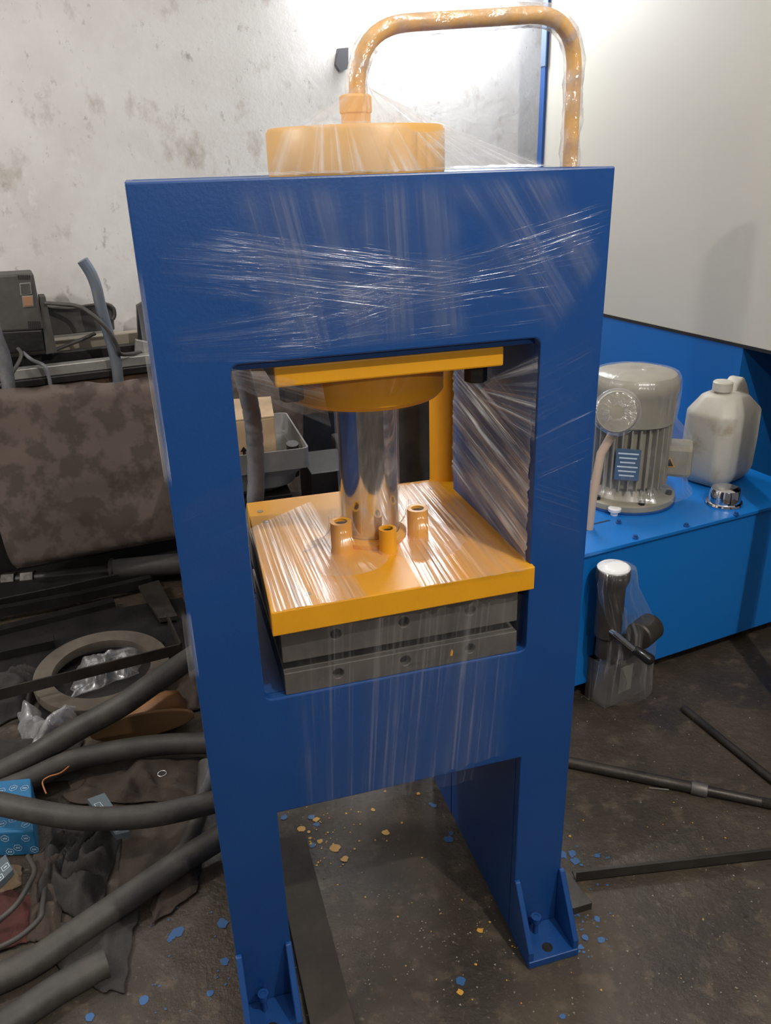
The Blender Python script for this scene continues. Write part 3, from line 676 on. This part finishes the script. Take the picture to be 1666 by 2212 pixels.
# ------------------------------------------------------------------ left: bench against the wall
bench = thing('machine_bench', R(-.2, 2.28, 0), 'dark rusty steel bench along the back wall behind the brown padded board', 'bench')
MB().rbox((-1.9, 2.16, 0), (1.20, 2.43, .79)).build('bench_body', BLACK, bench)
MB().rbox((-1.9, 2.145, .52), (1.20, 2.159, .79)).build('rusty_front', RUST, bench)
MB().rbox((-1.9, 2.13, .79), (1.20, 2.44, .815)).build('bench_top', BLACK, bench, .002)
tag(MB().rbox((-1.2, 2.15, .8155), (1.1, 2.20, .853)).build('aluminium_rail', ALU, None, .003), 'grey metal rail on the bench edge behind the tube handle', 'rail')
tag(MB().rbox((-1.2, 2.375, .8155), (1.1, 2.44, .905)).build('wooden_batten', mat('pale_dusty_wood', (.40, .35, .28), .8, var=(.33, .29, .23), scale=9), None, .003), 'pale dusty batten along the foot of the plaster wall', 'batten')
tag(MB().rbox((-1.2, 2.28, .8155), (1.1, 2.32, .875)).build('black_rail', BLACK, None, .003), 'black rail between the grey rail and the pale batten', 'rail')
v0 = 2.20
cb = thing('control_box', PV(45, 772, v0), 'dusty grey motor control box with two square switches at left edge', 'control box')
def quad_room(mb, p_tl, p_tr, p_br, p_bl, v, depth):
    P4 = [PV(*q, v) for q in (p_bl, p_br, p_tr, p_tl)]; return mb.prism(P4, V * depth)
quad_room(MB(), (-60, 598), (72, 590), (95, 712), (-60, 722), v0, .14).build('box_shell', BOXG, cb, .008)
quad_room(MB(), (-60, 720), (92, 712), (98, 758), (-60, 772), v0 + .005, .13).build('box_base', BLACK, cb, .006)
for (a4, m_, nm) in ((((44, 614), (64, 612), (67, 633), (46, 636)), BOXG, 'grey_switch'), (((49, 641), (69, 640), (71, 660), (52, 662)), mat('amber_switch', (.32, .17, .09), .4), 'amber_switch')):
    fr = quad_room(MB(), *[(p[0] + dx, p[1] + dy) for p, dx, dy in zip(a4, (-2, 2, 2, -2), (-2, -2, 2, 2))], v0 - .004, .005).build('switch_frame', ALU, cb)
    quad_room(MB(), *a4, v0 - .008, .005).build(nm, m_, fr, .001)
for k in range(7):
    quad_room(MB(), (38 + k * 4, 594), (40 + k * 4, 594), (41 + k * 4, 604), (39 + k * 4, 604), v0 - .0015, .002).build('vent_slot', BLACK, cb)
    quad_room(MB(), (60 + k * 4, 694), (62 + k * 4, 694), (64 + k * 4, 709), (62 + k * 4, 709), v0 - .0015, .002).build('vent_slot', BLACK, cb)
bk = thing('mounting_bracket', PV(150, 760, 2.26), 'dark steel bracket plate beside the control box', 'bracket')
quad_room(MB(), (84, 641), (98, 640), (124, 762), (100, 766), 2.21, .08).build('upright', BOXG, bk, .002)
quad_room(MB(), (101, 668), (243, 657), (248, 712), (114, 725), 2.27, .012).build('side_plate', BOXG, bk, .003)
hp = smoothpath([PV(*p, 2.10) for p in ((178, 562), (196, 590), (208, 620), (216, 655), (228, 700), (243, 750), (252, 790), (258, 850), (262, 900))])
tag(MB().tube(hp, .0205, 16).build('bent_tube', ZINC, None, smooth='auto'), 'bent blue-grey steel tube rising in front of the plaster wall', 'tube')
hp = smoothpath([PV(*p, 2.06) for p in ((-30, 640), (-10, 720), (8, 770), (18, 830), (22, 900))])
tag(MB().tube(hp, .0235, 16).build('bent_tube', GREYH, None, smooth='auto'), 'dark bent tube at the left edge in front of the control box', 'tube')
def cable(name, pts, r, m, label, cat, plane='v', val=1.6, n=8):
    P_ = []
    for p in pts:
        d = p[2] if len(p) > 2 else val
        P_.append({'v': PV, 'y': PY, 'z': PZ}[plane](p[0], p[1], d))
    o = MB().tube(smoothpath(P_, n), r, 12).build(name, m, None, smooth='auto'); tag(o, label, cat); return o
cable('power_cable', [(98, 655, 2.2), (130, 657, 2.17), (170, 662, 2.12), (200, 680, 2.06), (235, 715, 2.05), (252, 745, 2.06), (262, 765, 2.08), (300, 762, 2.2), (330, 758, 2.24)], .0075, RUBBER, 'black cable looping from the control box past the bent tube', 'cable')
cable('power_cable', [(100, 664, 2.25), (150, 666, 2.25), (195, 660, 2.25), (225, 656, 2.25), (244, 664, 2.25), (248, 680, 2.25), (244, 690, 2.25)], .0065, RUBBER, 'short black cable hooked over the bracket plate top', 'cable')
cable('power_cable', [(206, 720, 2.25), (175, 734, 2.24), (125, 754, 2.23), (112, 764, 2.22)], .007, RUBBER, 'black cable running under the bracket plate to the bench', 'cable')
cable('flex_cord', [(38, 752, 2.19), (46, 768, 2.17), (30, 800, 2.11), (5, 830, 2.1), (-20, 850, 2.1)], .007, RUBBER, 'thin black cord hanging down left of the control box foot', 'cord')
cable('flex_cord', [(50, 762, 2.19), (70, 778, 2.15), (95, 790, 2.11), (105, 812, 2.1), (112, 850, 2.09)], .007, GREYH, 'thin grey cord hanging from the control box behind the padded board', 'cord')
cl = thing('bench_clamp', R(.32, 2.2, .8155), 'small grey clamp on the bench half behind the press leg', 'clamp')
quad_room(MB(), (296, 660), (330, 640), (335, 752), (300, 745), 2.23, .03).build('jaw', BLACK, cl, .003)
quad_room(MB(), (293, 733), (330, 741), (330, 770), (292, 764), 2.205, .022).build('screw_block', ALU, cl, .003)

# brown suede padded board leaning against the bench
def slab():
    yt, yb = 1.97, 1.86
    A = PY(-160, 846, yt); B = PY(655, 788, yt); Cc = PY(655, 1112, yb); D = PY(-130, 1247, yb)
    A2 = PY(0, 838, yt); D2 = PY(38, 1228, yb)
    mb = MB(); nu, nv = 70, 36; vs = []
    for side in (0, 1):
        for j in range(nv + 1):
            for i in range(nu + 1):
                s = i / nu; t = j / nv
                p = (A2 * (1 - s) + B * s) * (1 - t) + (D2 * (1 - s) + Cc * s) * t
                up_ = .022 * noise.noise((s * 6, 1.7, 0)) * (1 - t) ** 3 + .010 * noise.noise((s * 17, 4.1, 0)) * (1 - t) ** 3
                e = min(s, 1 - s, t, 1 - t); puff = .045 * (1 - max(0, 1 - e / .06) ** 2) if e < .06 else .045
                p = p + Vector((-.10 * (1 - s) * (1 - t) ** .5, (-1 if side == 0 else 1) * (puff + .006 * noise.noise((s * 9, t * 6, side))), up_))
                vs.append(p)
    n = nu + 1; K = (nv + 1) * n
    fs = [(j * n + i, j * n + i + 1, (j + 1) * n + i + 1, (j + 1) * n + i) for j in range(nv) for i in range(nu)]
    fs += [tuple(K + q for q in f[::-1]) for f in fs]
    for i in range(nu): fs += [(i + 1, i, K + i, K + i + 1), (nv * n + i, nv * n + i + 1, K + nv * n + i + 1, K + nv * n + i)]
    for j in range(nv): fs += [(j * n, (j + 1) * n, K + (j + 1) * n, K + j * n), ((j + 1) * n + nu, j * n + nu, K + j * n + nu, K + (j + 1) * n + nu)]
    return mb.add(vs, fs)
o = slab().build('padded_board', SUEDE, None, smooth=True); tag(o, 'large mottled brown suede padded board leaning behind the left leg', 'board')
tag(MB().rbox((-1.4, 1.90, 0), (.78, 2.12, .072)).build('steel_beam', BLACK, None, .004), 'black grimy beam on the floor under the brown padded board', 'beam')
tag(MB().box((-1.5, 1.30, 0), (-.02, 1.70, .022)).build('oily_sheet', BLACK, None, .002), 'black oily sheet steel lying behind the dusty ring', 'sheet')
# flanged pipe in front of the beam
def lz(px, py, z): return PZ(px, py, z)
pa = lz(-60, 1262, .06); pb = lz(440, 1212, .075)
dp_ = thing('flanged_pipe', pa, 'dark flanged pipe lying under the brown padded board', 'pipe')
d_ = (pb - pa).normalized(); LL = (pb - pa).length
MB().tube([pa, pa + d_ * LL * .62], .022, 16).build('thin_tube', BLACK, dp_, smooth='auto')
MB().tube([pa + d_ * LL * .60, pb], .042, 24).build('thick_tube', RUBBER, dp_, smooth='auto')
MB().tube([pa + d_ * LL * .592, pa + d_ * LL * .606], .048, 24).build('flange_ring', DARKST, dp_, smooth='auto')
for q in (.13, .21): MB().lathe(pa + d_ * LL * q, [(.034, 0), (.034, .05)], 6, d_).build('hex_nut', DARKST, dp_, .002)
# tub with a carton on a drum, seen through the window
YT = 1.25
tL = PY(440, 1000, YT); tR = PY(667, 952, YT)
zr = PY(600, 975, YT).z; zb = zr - .155
tbm = thing('plastic_tub', (tR.x - .2, YT + .2, zb), 'grey plastic tub holding a carton, seen through the press window', 'tub')
def tub():
    mb = MB(); x0, x1, y0_, y1_ = tL.x, tR.x, YT, YT + .42
    def ringp(dx, z, k=5, r=.03):
        out = []
        xa, xb, ya, yb = x0 + dx, x1 - dx, y0_ + dx, y1_ - dx
        for (cx_, cy_, a0) in ((xb - r, ya + r, -PI / 2), (xb - r, yb - r, 0), (xa + r, yb - r, PI / 2), (xa + r, ya + r, PI)):
            for q in range(k + 1):
                a = a0 + q * PI / 2 / k; out.append(Vector((cx_ + r * math.cos(a), cy_ + r * math.sin(a), z)))
        return out
    rings = [ringp(.07, zb, r=.08), ringp(.035, zb + .025, r=.08), ringp(.022, zr - .068, r=.05), ringp(.0, zr - .064, r=.02), ringp(.0, zr, r=.02), ringp(.005, zr, r=.02), ringp(.009, zr - .06, r=.02), ringp(.045, zb + .035, r=.06), ringp(.06, zb + .012, r=.06)]
    n = len(rings[0]); vs = [p for r_ in rings for p in r_]
    return mb.add(vs, [(k * n + i, k * n + (i + 1) % n, (k + 1) * n + (i + 1) % n, (k + 1) * n + i) for k in range(len(rings) - 1) for i in range(n)] + [tuple(range(n))[::-1], tuple(range((len(rings) - 1) * n, len(rings) * n))])
tub().build('tub_shell', TRAYM, tbm, smooth='auto')
tag(MB().box((tL.x + .02, YT + .03, 0), (tR.x - .06, YT + .40, zb - .0005)).build('steel_crate', BLACK, None, .004), 'black grimy steel crate under the grey plastic tub', 'crate')
xe = PY(592, 930, YT + .13).x; xs = tL.x + .06; yc = YT + .10; yd = YT + .30
zc_ = PY(560, 905, yc).z
ct = thing('cardboard_carton', ((xs + xe) / 2, (yc + yd) / 2, zb + .0125), 'small cardboard carton with an arrow print inside the grey tub', 'carton')
MB().box((xs, yc, zb + .0125), (xe, yd, zc_)).build('carton_body', CARD, ct, .003)
MB().prism([(xs, yc, zc_ + .001), (xe, yc, zc_ + .001), (xe + .012, yc + .13, zc_ + .03), (xs, yc + .13, zc_ + .035)], (0, 0, .004)).build('carton_flap', CARD, ct)
ax = PY(527, 975, yc).x; az = PY(527, 975, yc).z
MB().prism([(ax - .004, yc - .0005, az - .02), (ax + .004, yc - .0005, az - .02), (ax + .004, yc - .0005, az), (ax + .011, yc - .0005, az), (ax, yc - .0005, az + .016), (ax - .011, yc - .0005, az), (ax - .004, yc - .0005, az)], (0, -.0008, 0)).build('arrow_print', BLACK, ct)
tag(MB().tube([(xe + .05, yc + .02, zb + .03), (xe + .05, yc - .01, zr - .01)], .020, 18).build('short_tube', DARKST, None, smooth='auto'), 'short metal tube standing in the tub beside the carton', 'tube')
tag(MB().box((tR.x + .005, YT + .03, 0), (tR.x + .14, YT + .25, PY(680, 1030, YT).z)).build('steel_block', BLACK, None, .003), 'black steel block beside the grey plastic tub', 'block')
tag(MB().box((tR.x + .15, YT + .25, 0), (tR.x + .30, YT + .40, .62)).build('machine_casing', BLACK, None, .01), 'black grimy machine casing behind the shining ram', 'casing')
# hose seen through the window
hp = dense(smoothpath([PY(x, y, d) for x, y, d in [(518, 792, .56), (530, 830, .56), (545, 900, .57), (552, 980, .57), (553, 1050, .56), (548, 1120, .55), (540, 1200, .53), (520, 1400, .52), (470, 1650, .50), (430, 1745, .52)]], 8), .005)
tag(MB().tube(hp, [.0178 + (.0012 if k % 5 else 0) for k in range(len(hp))], 16).build('spiral_hose', GREYH, None, smooth='auto'), 'grey spiral-wrapped hose hanging behind the press window', 'hose')
tag(MB().tube([(.617, .80, 0), (.617, .80, 1.10)], .058, 24).build('steel_post', DARKST, None, smooth='auto'), 'dark grey round post just left of the yellow return pipe', 'post')

def cloth(name, m, pts, label, cat, seed, hgt=.05, z0=.004, n=48, fold=9., parent=None):
    """crumpled cloth spread over a quad on the ground"""
    A, B, D, E_ = [Vector(p) for p in pts]; mb = MB(); vs = []
    for j in range(n + 1):
        for i in range(n + 1):
            s = i / n; t = j / n
            e = min(s, 1 - s, t, 1 - t); k = min(1, e / .18)
            s2 = s + .09 * noise.noise((s * 4, t * 4, seed)); t2 = t + .09 * noise.noise((s * 4, t * 4, seed + 5))
            p = (A * (1 - s2) + B * s2) * (1 - t2) + (E_ * (1 - s2) + D * s2) * t2
            q = p * fold
            w1 = noise.noise((q.x * .7 + seed, q.y * .7, seed)) * 1.5
            rdg = 1 - abs(noise.noise((q.x + w1 + seed, q.y * .5 + w1, seed))) * 2.6
            h = max(0, .6 * rdg + .45 * (noise.noise((q.x * .4, q.y * .4, seed + 2)) + .5)) * hgt * k + .14 * hgt * k * noise.noise((q.x * 3, q.y * 3, seed))
            vs.append(p + Vector((0, 0, z0 + max(0, h)))); mb.uv[len(vs) - 1] = (s * .3, t * .3)
    q = n + 1
    mb.add(vs, [(j * q + i, j * q + i + 1, (j + 1) * q + i + 1, (j + 1) * q + i) for j in range(n) for i in range(n)])
    o = mb.build(name, m, parent, smooth=True)
    sd = o.modifiers.new('s', 'SOLIDIFY'); sd.thickness = .003; sd.offset = -1
    if label: tag(o, label, cat)
    return o
cloth('rag', RAGB, [PZ(150, 1650), PZ(440, 1640), PZ(440, 1740), PZ(150, 1735)], 'dark brown oily rag under the black hoses near the left leg', 'rag', 3, .05)
cloth('rag', RAG, [PZ(112, 1790), PZ(268, 1785), PZ(215, 1985), PZ(80, 1965)], 'crumpled black rag on the floor below the sagging hose', 'rag', 11, .075, fold=12)
cloth('rag', RAGR, [PZ(-60, 1930), PZ(75, 1935), PZ(60, 2040), PZ(-60, 2075)], 'dark red cloth at the left edge beside the black rag', 'rag', 17, .03)
cloth('rag', RAGB, [PZ(330, 1910), PZ(440, 1840), PZ(425, 1930), PZ(330, 2000)], 'dark flat rag on the floor between the two lower hoses', 'rag', 23, .02)
cloth('rag', RAG, [PZ(-60, 1480, .0), PZ(120, 1440, .0), PZ(60, 1540, .0), PZ(-60, 1600, .0)], 'black rag at the left edge behind the cloudy plastic bag', 'rag', 61, .07)
cloth('rag', RAGB, [PZ(285, 1500), PZ(455, 1440), PZ(455, 1530), PZ(320, 1560)], 'dark rag between the flat ring and the left leg', 'rag', 67, .05)
cloth('rag', RAG, [PZ(-60, 1600), PZ(180, 1600), PZ(170, 1690), PZ(-60, 1700)], 'black rag spread in front of the cloudy plastic bag', 'rag', 71, .035)
cloth('rag', RAGB, [PZ(75, 1850), PZ(140, 1840), PZ(130, 2030), PZ(60, 2040)], 'dark brown rag between the red cloth and the black rag', 'rag', 79, .03)
cloth('rag', RAG, [PZ(95, 2010), PZ(300, 1960), PZ(270, 2150), PZ(140, 2120)], 'flat black rag between the two lowest hoses', 'rag', 83, .016)
cloth('rag', RAGB, [PZ(270, 1760), PZ(425, 1750), PZ(380, 1880), PZ(255, 1930)], 'brown oily rag under the curve of the thinner hose', 'rag', 89, .02)
cloth('plastic_bag', BAGM, [PZ(40, 1540, .02), PZ(185, 1545, .02), PZ(170, 1600, .01), PZ(55, 1645, .01)], 'crumpled cloudy grey plastic bag beside the tan leather shoe', 'bag', 29, .10, .0)
rc = PZ(222, 1450, .06)
rg = MB().lathe(rc, [(.150, -.016), (.205, -.016), (.207, .0), (.205, .014), (.150, .014), (.147, 0)], 56, (.02, -.06, 1), True).build('flat_ring', RINGM, None, smooth='auto')
tag(rg, 'dusty brown flat ring lying under the black bent bar', 'ring')
cloth('plastic_scrap', CLEARP, [PZ(170, 1440, .04), PZ(305, 1405, .04), PZ(300, 1455, .04), PZ(150, 1510, .04)], 'shiny clear plastic scrap lying inside the flat ring', 'plastic', 37, .05, .0)
tag(MB().box((rc.x - .19, rc.y - .19, 0), (rc.x + .19, rc.y + .17, .032)).build('steel_slab', BLACK, None, .004), 'black grimy slab under the flat ring', 'slab')
def flatbar(name, pts, hgt, thk, label, m=BLACK):
    mb = MB()
    for a, b in zip(pts, pts[1:]):
        d = (b - a).normalized(); e = Vector((-d.y, d.x, 0)).normalized() * thk
        mb.hexa([a, b, b + e, a + e] + [p + Vector((0, 0, hgt)) for p in (a, b, b + e, a + e)])
    o = mb.build(name, m); tag(o, label, 'bar'); return o
flatbar('flat_bar', [PZ(-60, 1528, .10), PZ(396, 1412, .10), PZ(366, 1345, .10)], .036, .006, 'bent black flat bar crossing above the dusty ring', DARKST)
flatbar('flat_bar', [PZ(-60, 1345, .023), PZ(180, 1300, .023), PZ(330, 1265, .023)], .035, .03, 'long black bar on the oily sheet below the flanged pipe')
flatbar('flat_bar', [PZ(-60, 1388, .023), PZ(250, 1310, .023)], .02, .04, 'second black bar lying nearer on the oily sheet')
flatbar('flat_bar', [PZ(-60, 1440, .023), PZ(120, 1400, .023)], .03, .05, 'short thick black bar at the left edge behind the bent bar')
tag(MB().prism([PZ(300, 1275, .03), PZ(345, 1262, .03), PZ(385, 1340, .03), PZ(345, 1345, .03)], (0, 0, .02)).build('steel_offcut', DARKST, None, .002), 'grey dusty steel offcut behind the end of the bent bar', 'offcut')
s0 = PZ(205, 1610, .01); s1 = PZ(408, 1568, .02)
sh = thing('leather_shoe', s0, 'worn tan leather shoe lying under the black hoses', 'shoe')
mb = MB(); d_ = (s1 - s0); L_ = d_.length; d_.normalize(); e_ = Vector((-d_.y, d_.x, 0))
vs = []; n = 20; prof = [(0, .012, .010), (.06, .030, .026), (.2, .044, .042), (.4, .047, .062), (.6, .046, .085), (.8, .044, .098), (.93, .038, .09), (1, .014, .045)]
for (t_, w_, h_) in prof:
    for i in range(n):
        a = 2 * PI * i / n; vs.append(s0 + d_ * L_ * t_ + e_ * (w_ * math.cos(a) + .045) + Vector((0, 0, h_ * .5 * math.sin(a) + h_ * .5)))
mb.add(vs, [(k * n + i, k * n + (i + 1) % n, (k + 1) * n + (i + 1) % n, (k + 1) * n + i) for k in range(len(prof) - 1) for i in range(n)] + [tuple(range(n))[::-1], tuple(range((len(prof) - 1) * n, len(prof) * n))])
mb.build('upper', LEATHER, sh, smooth=True)
so = []
for k in range(28):
    a = 2 * PI * k / 28; x_ = math.cos(a); w_ = math.sin(a)
    so.append(s0 + d_ * L_ * (.53 + .55 * x_) + Vector((0, 0, .044 + .040 * w_)) - e_ * .004)
MB().prism(so, -e_ * .012).build('sole', mat('shoe_sole', (.20, .11, .045), .7), sh, .003)
def hose(pts, r, label):
    P_ = [PZ(*p) for p in pts]
    R_ = [r / FPX * (p - CAM).length for p in smoothpath(P_, 10)]
    o = MB().tube(smoothpath(P_, 10), [sum(R_) / len(R_)] * len(R_), 20).build('rubber_hose', RUBBER, None, smooth='auto'); return tag(o, label, 'hose', 'black rubber hoses on the left')
hose([(-60, 1700, .04), (60, 1640, .06), (160, 1580, .10), (260, 1525, .15), (340, 1470, .19), (430, 1410, .20), (480, 1380, .2)], 23, 'black rubber hose rising highest, over the tan leather shoe')
hose([(-40, 1725, .04), (60, 1685, .05), (150, 1645, .055), (260, 1620, .06), (360, 1608, .06), (480, 1605, .06)], 21, 'black rubber hose passing just under the tan leather shoe')
hose([(-60, 1722, .15), (40, 1745, .14), (150, 1765, .13), (250, 1768, .12), (350, 1758, .12), (480, 1728, .12)], 22, 'thick black hose sagging in front of the blue carton')
hose([(-80, 2145, .025), (60, 2085, .027), (180, 2005, .03), (290, 1930, .04), (390, 1862, .05), (490, 1800, .06)], 25, 'thick black hose running diagonally below the black rag')
hose([(-80, 2280, .025), (40, 2195, .025), (120, 2140, .025), (190, 2100, .025), (230, 2080, .024)], 26, 'lowest black hose, ending at the bottom left corner')
hose([(445, 1650, .05), (440, 1720, .04), (420, 1790, .03), (385, 1850, .018), (335, 1888, .016)], 16, 'thinner black hose curving down beside the left leg')
cable('thin_cable', [(-30, 2010, .04), (30, 1960, .06), (60, 1915, .055), (75, 1880, .05), (60, 1850, .04)], .006, RUBBER, 'thin black cable arching over the dark red cloth', 'cable', 'z')
cable('thin_cable', [(-30, 2060, .035), (40, 2025, .045), (85, 1985, .05), (92, 1955, .04), (100, 1900, .02)], .006, RUBBER, 'thin black cable lying along the near edge of the red cloth', 'cable', 'z')
cable('copper_wire', [(100, 1715, .05), (92, 1690, .06), (105, 1678, .07), (130, 1670, .07), (150, 1655, .06)], .0022, COPPER, 'thin orange wire beside the blue carton', 'wire', 'z')
# blue carton with printed hexagons
h_ = .085
TLp, TRp = PZ(-40, 1690, h_), PZ(66, 1680, h_)
BLp, BRp = PZ(-40, 1800, h_ * .9), PZ(72, 1795, h_ * .9)
bb = thing('blue_carton', PZ(20, 1800), 'crushed blue carton with white printed emblems at the left edge', 'carton')
mbb = MB().hexa([Vector((p.x, p.y, 0.001)) for p in (BLp, BRp, TRp, TLp)] + [BLp, BRp, TRp, TLp]); mbb.build('carton_shell', BLUEBOX, bb, .004)
nt_ = (BRp - BLp).cross(TLp - BLp).normalized()
for (s_, t_) in ((.4, .15), (.62, .22), (.86, .12), (.42, .45), (.7, .52), (.92, .45), (.4, .78), (.64, .82), (.87, .8)):
    c = (BLp * (1 - s_) + BRp * s_) * (1 - t_) + (TLp * (1 - s_) + TRp * s_) * t_ + nt_ * .0008
    x = (BRp - BLp).normalized(); y = nt_.cross(x); ph = random.random()
    em = MB()
    for k in range(6):
        a = k * PI / 3 + ph; b = a + PI / 3
        em.prism([c + (x * math.cos(q) + y * math.sin(q)) * r for q, r in ((a, .0105), (b, .0105), (b, .0097), (a, .0097))], nt_ * .0003)
    for k in (-1, 0, 1):
        em.prism([c + (x * math.cos(ph) + y * math.sin(ph)) * (k * .0035 + i * .0008) + y * j * .0025 for i, j in ((-1, -1), (1, -1), (1, 1), (-1, 1))], nt_ * .0003)
    em.build('printed_emblem', PRINT, bb)
fd_ = (BRp - BLp).normalized(); fo = Vector((fd_.y, -fd_.x, 0)).normalized()
for (s_, t_) in ((.42, .25), (.62, .65), (.82, .28), (.93, .75), (.45, .8)):
    c = BLp * (1 - s_) + BRp * s_; c = Vector((c.x, c.y, BLp.z * (1 - t_))) + fo * .0006
    em = MB(); ph = random.random(); y = Vector((0, 0, 1))
    for k in range(6):
        a = k * PI / 3 + ph; b = a + PI / 3
        em.prism([c + (fd_ * math.cos(q) + y * math.sin(q)) * r for q, r in ((a, .0105), (b, .0105), (b, .0097), (a, .0097))], fo * .0003)
    for k in (-1, 0, 1):
        em.prism([c + fd_ * (k * .0035 + i * .0008) + y * j * .0025 for i, j in ((-1, -1), (1, -1), (1, 1), (-1, 1))], fo * .0003)
    em.build('printed_emblem', PRINT, bb)
def card(p4, z, label):
    P4 = [PZ(x, y, z) for x, y in p4]
    o = MB().hexa([Vector((p.x, p.y, max(.001, z - .016))) for p in P4] + P4).build('small_carton', GCARD, None, .0008); tag(o, label, 'carton')
    x = P4[1] - P4[0]; y = P4[3] - P4[0]
    for (s_, t_, k) in ((.28, .3, 1), (.72, .55, 0), (.3, .82, 1)):
        c = P4[0] + x * s_ + y * t_ + Vector((0, 0, .0004)); em = MB(); hx = x * .16; hy = y * .12
        for (a, b) in (((-1, -1), (1, -1)), ((1, -1), (1, 1)), ((1, 1), (-1, 1)), ((-1, 1), (-1, -1))):
            A_ = c + hx * a[0] + hy * a[1]; B_ = c + hx * b[0] + hy * b[1]; d = (B_ - A_).normalized(); e = Vector((-d.y, d.x, 0)) * .0006
            em.prism([A_ - e, B_ - e, B_ + e, A_ + e], (0, 0, .0003))
        em.prism([c - hx * .5 - hy * .2, c + hx * .5 - hy * .2, c + hx * .5 + hy * .2, c - hx * .5 + hy * .2], (0, 0, .0003))
        em.build('printed_square', PRINT, o)
card([(188, 1726), (226, 1712), (280, 1796), (250, 1804)], .07, 'small grey carton with printed squares under the sagging hose')
card([(-30, 1880), (12, 1845), (28, 1878), (-10, 1915)], .06, 'small grey carton with white print at the left edge above red cloth')
cloth('cloth_scrap', mat('beige_cloth', (.24, .17, .11), .95, var=(.16, .11, .07), scale=12, bump=.4), [PZ(-40, 1900, .0), PZ(45, 1875, .0), PZ(45, 1915, .0), PZ(-20, 1945, .0)], 'pale brown cloth scrap at the left edge behind the red cloth', 'cloth', 41, .04, .004)
dr = PZ(350, 1671, .065)
tag(MB().tube([dr + Vector((.011 * math.cos(a * PI / 9), .011 * math.sin(a * PI / 9), 0)) for a in range(19)], .0016, 8, False).build('metal_ring', CHROME, None, smooth=True), 'small bright metal ring on the brown rag', 'ring')

# paint spots on the floor (spilled yellow and blue paint)
def specks(name, m, lst, label):
    mb = MB()
    for (px, py, r) in lst:
        c = PZ(px, py, random.uniform(.0008, .002)); n = 11; ph = random.random() * 6
        pts = [c + Vector((math.cos(2 * PI * i / n), math.sin(2 * PI * i / n), 0)) * r * (.75 + .5 * random.random()) for i in range(n)]
        mb.add(pts, [tuple(range(n))])
    o = mb.build(name, m); tag(o, label, 'paint', kind='stuff'); return o
ys = [(650, 1790, .010), (683, 1770, .009), (645, 1815, .007), (692, 1817, .007), (724, 1833, .013), (745, 1855, .009), (834, 1798, .009), (806, 1749, .006), (646, 1868, .006), (904, 1714, .005), (832, 1709, .004), (1037, 2010, .006), (995, 2143, .007), (605, 1838, .006), (667, 1797, .004), (670, 1810, .004), (672, 1822, .004), (688, 1863, .003), (748, 1757, .003), (868, 1777, .003), (1232, 1806, .003), (1028, 2083, .003)]
ys += [(random.gauss(690, 60), random.gauss(1800, 45), random.uniform(.0012, .003)) for _ in range(70)]
ys += [(random.uniform(600, 1600), random.uniform(1700, 2200), random.uniform(.001, .0022)) for _ in range(60)]
ys = [p for p in ys if not (p[0] < 615 or (p[0] > 930 and p[1] < 1720))]
specks('yellow_paint_spots', mat('yellow_spot', (.62, .33, .05), .5), ys, 'small spots of yellow paint spilled on the dark floor')
bs = [(614, 1765, .009), (672, 1765, .009), (684, 1780, .008), (676, 1825, .008), (621, 1812, .006), (937, 1740, .007), (930, 1736, .005), (970, 1812, .011), (975, 1800, .006), (996, 2120, .009), (740, 2200, .010), (1215, 1846, .011), (1237, 1843, .010), (1243, 1860, .010), (1290, 1848, .007), (1268, 1885, .007), (1245, 1950, .007), (1215, 2195, .006), (1290, 1985, .007), (1300, 2030, .008), (1265, 2025, .008), (1255, 2045, .006), (310, 2160, .009), (193, 2197, .009), (455, 2145, .008), (485, 2077, .009), (480, 1995, .013), (385, 2012, .012), (372, 2022, .009), (366, 2030, .006)]
bs += [(random.uniform(1215, 1330), random.uniform(1820, 2080), random.uniform(.0015, .004)) for _ in range(40)]
bs += [(random.uniform(320, 500), random.uniform(1960, 2200), random.uniform(.001, .003)) for _ in range(25)]
specks('blue_paint_spots', mat('blue_spot', (.035, .11, .27), .5), bs, 'small spots of blue paint spilled on the dark floor')
# bright flecks of grit put down as wet glints in the oil
random.seed(21); mb = MB()
for _ in range(420):
    if random.random() < .5: px, py = random.uniform(650, 1130), random.gauss(2010, 75)
    else: px, py = random.uniform(1130, 1660), random.uniform(1500, 2210)
    c = PZ(px, py, .001); r = random.uniform(.0008, .0032); a = random.random() * 6
    mb.add([c + Vector((r * math.cos(a), r * math.sin(a), 0)), c + Vector((r * math.cos(a + 2.1), r * math.sin(a + 2.1), 0)), c + Vector((r * math.cos(a + 4.2), r * math.sin(a + 4.2), 0)), c + Vector((0, 0, r * .9))], [(0, 1, 3), (1, 2, 3), (2, 0, 3), (2, 1, 0)])
tag(mb.build('floor_glints', mat('glint_flecks', (.62, .57, .48), .25, .6)), 'fine bright grit flecks imitating wet glints on the floor', 'grit', kind='stuff')
# dark fixing on the wall
wb = PV(735, 130, 2.45)
tag(MB().prism([PV(x, y, 2.446) for x, y in ((727, 106), (749, 104), (749, 150), (731, 155), (722, 140))], V * -.02).build('wall_bracket', mat('dark_wall_iron', (.09, .09, .10), .6)), 'dark iron stub fixed in the plaster wall behind the pipe', 'bracket')
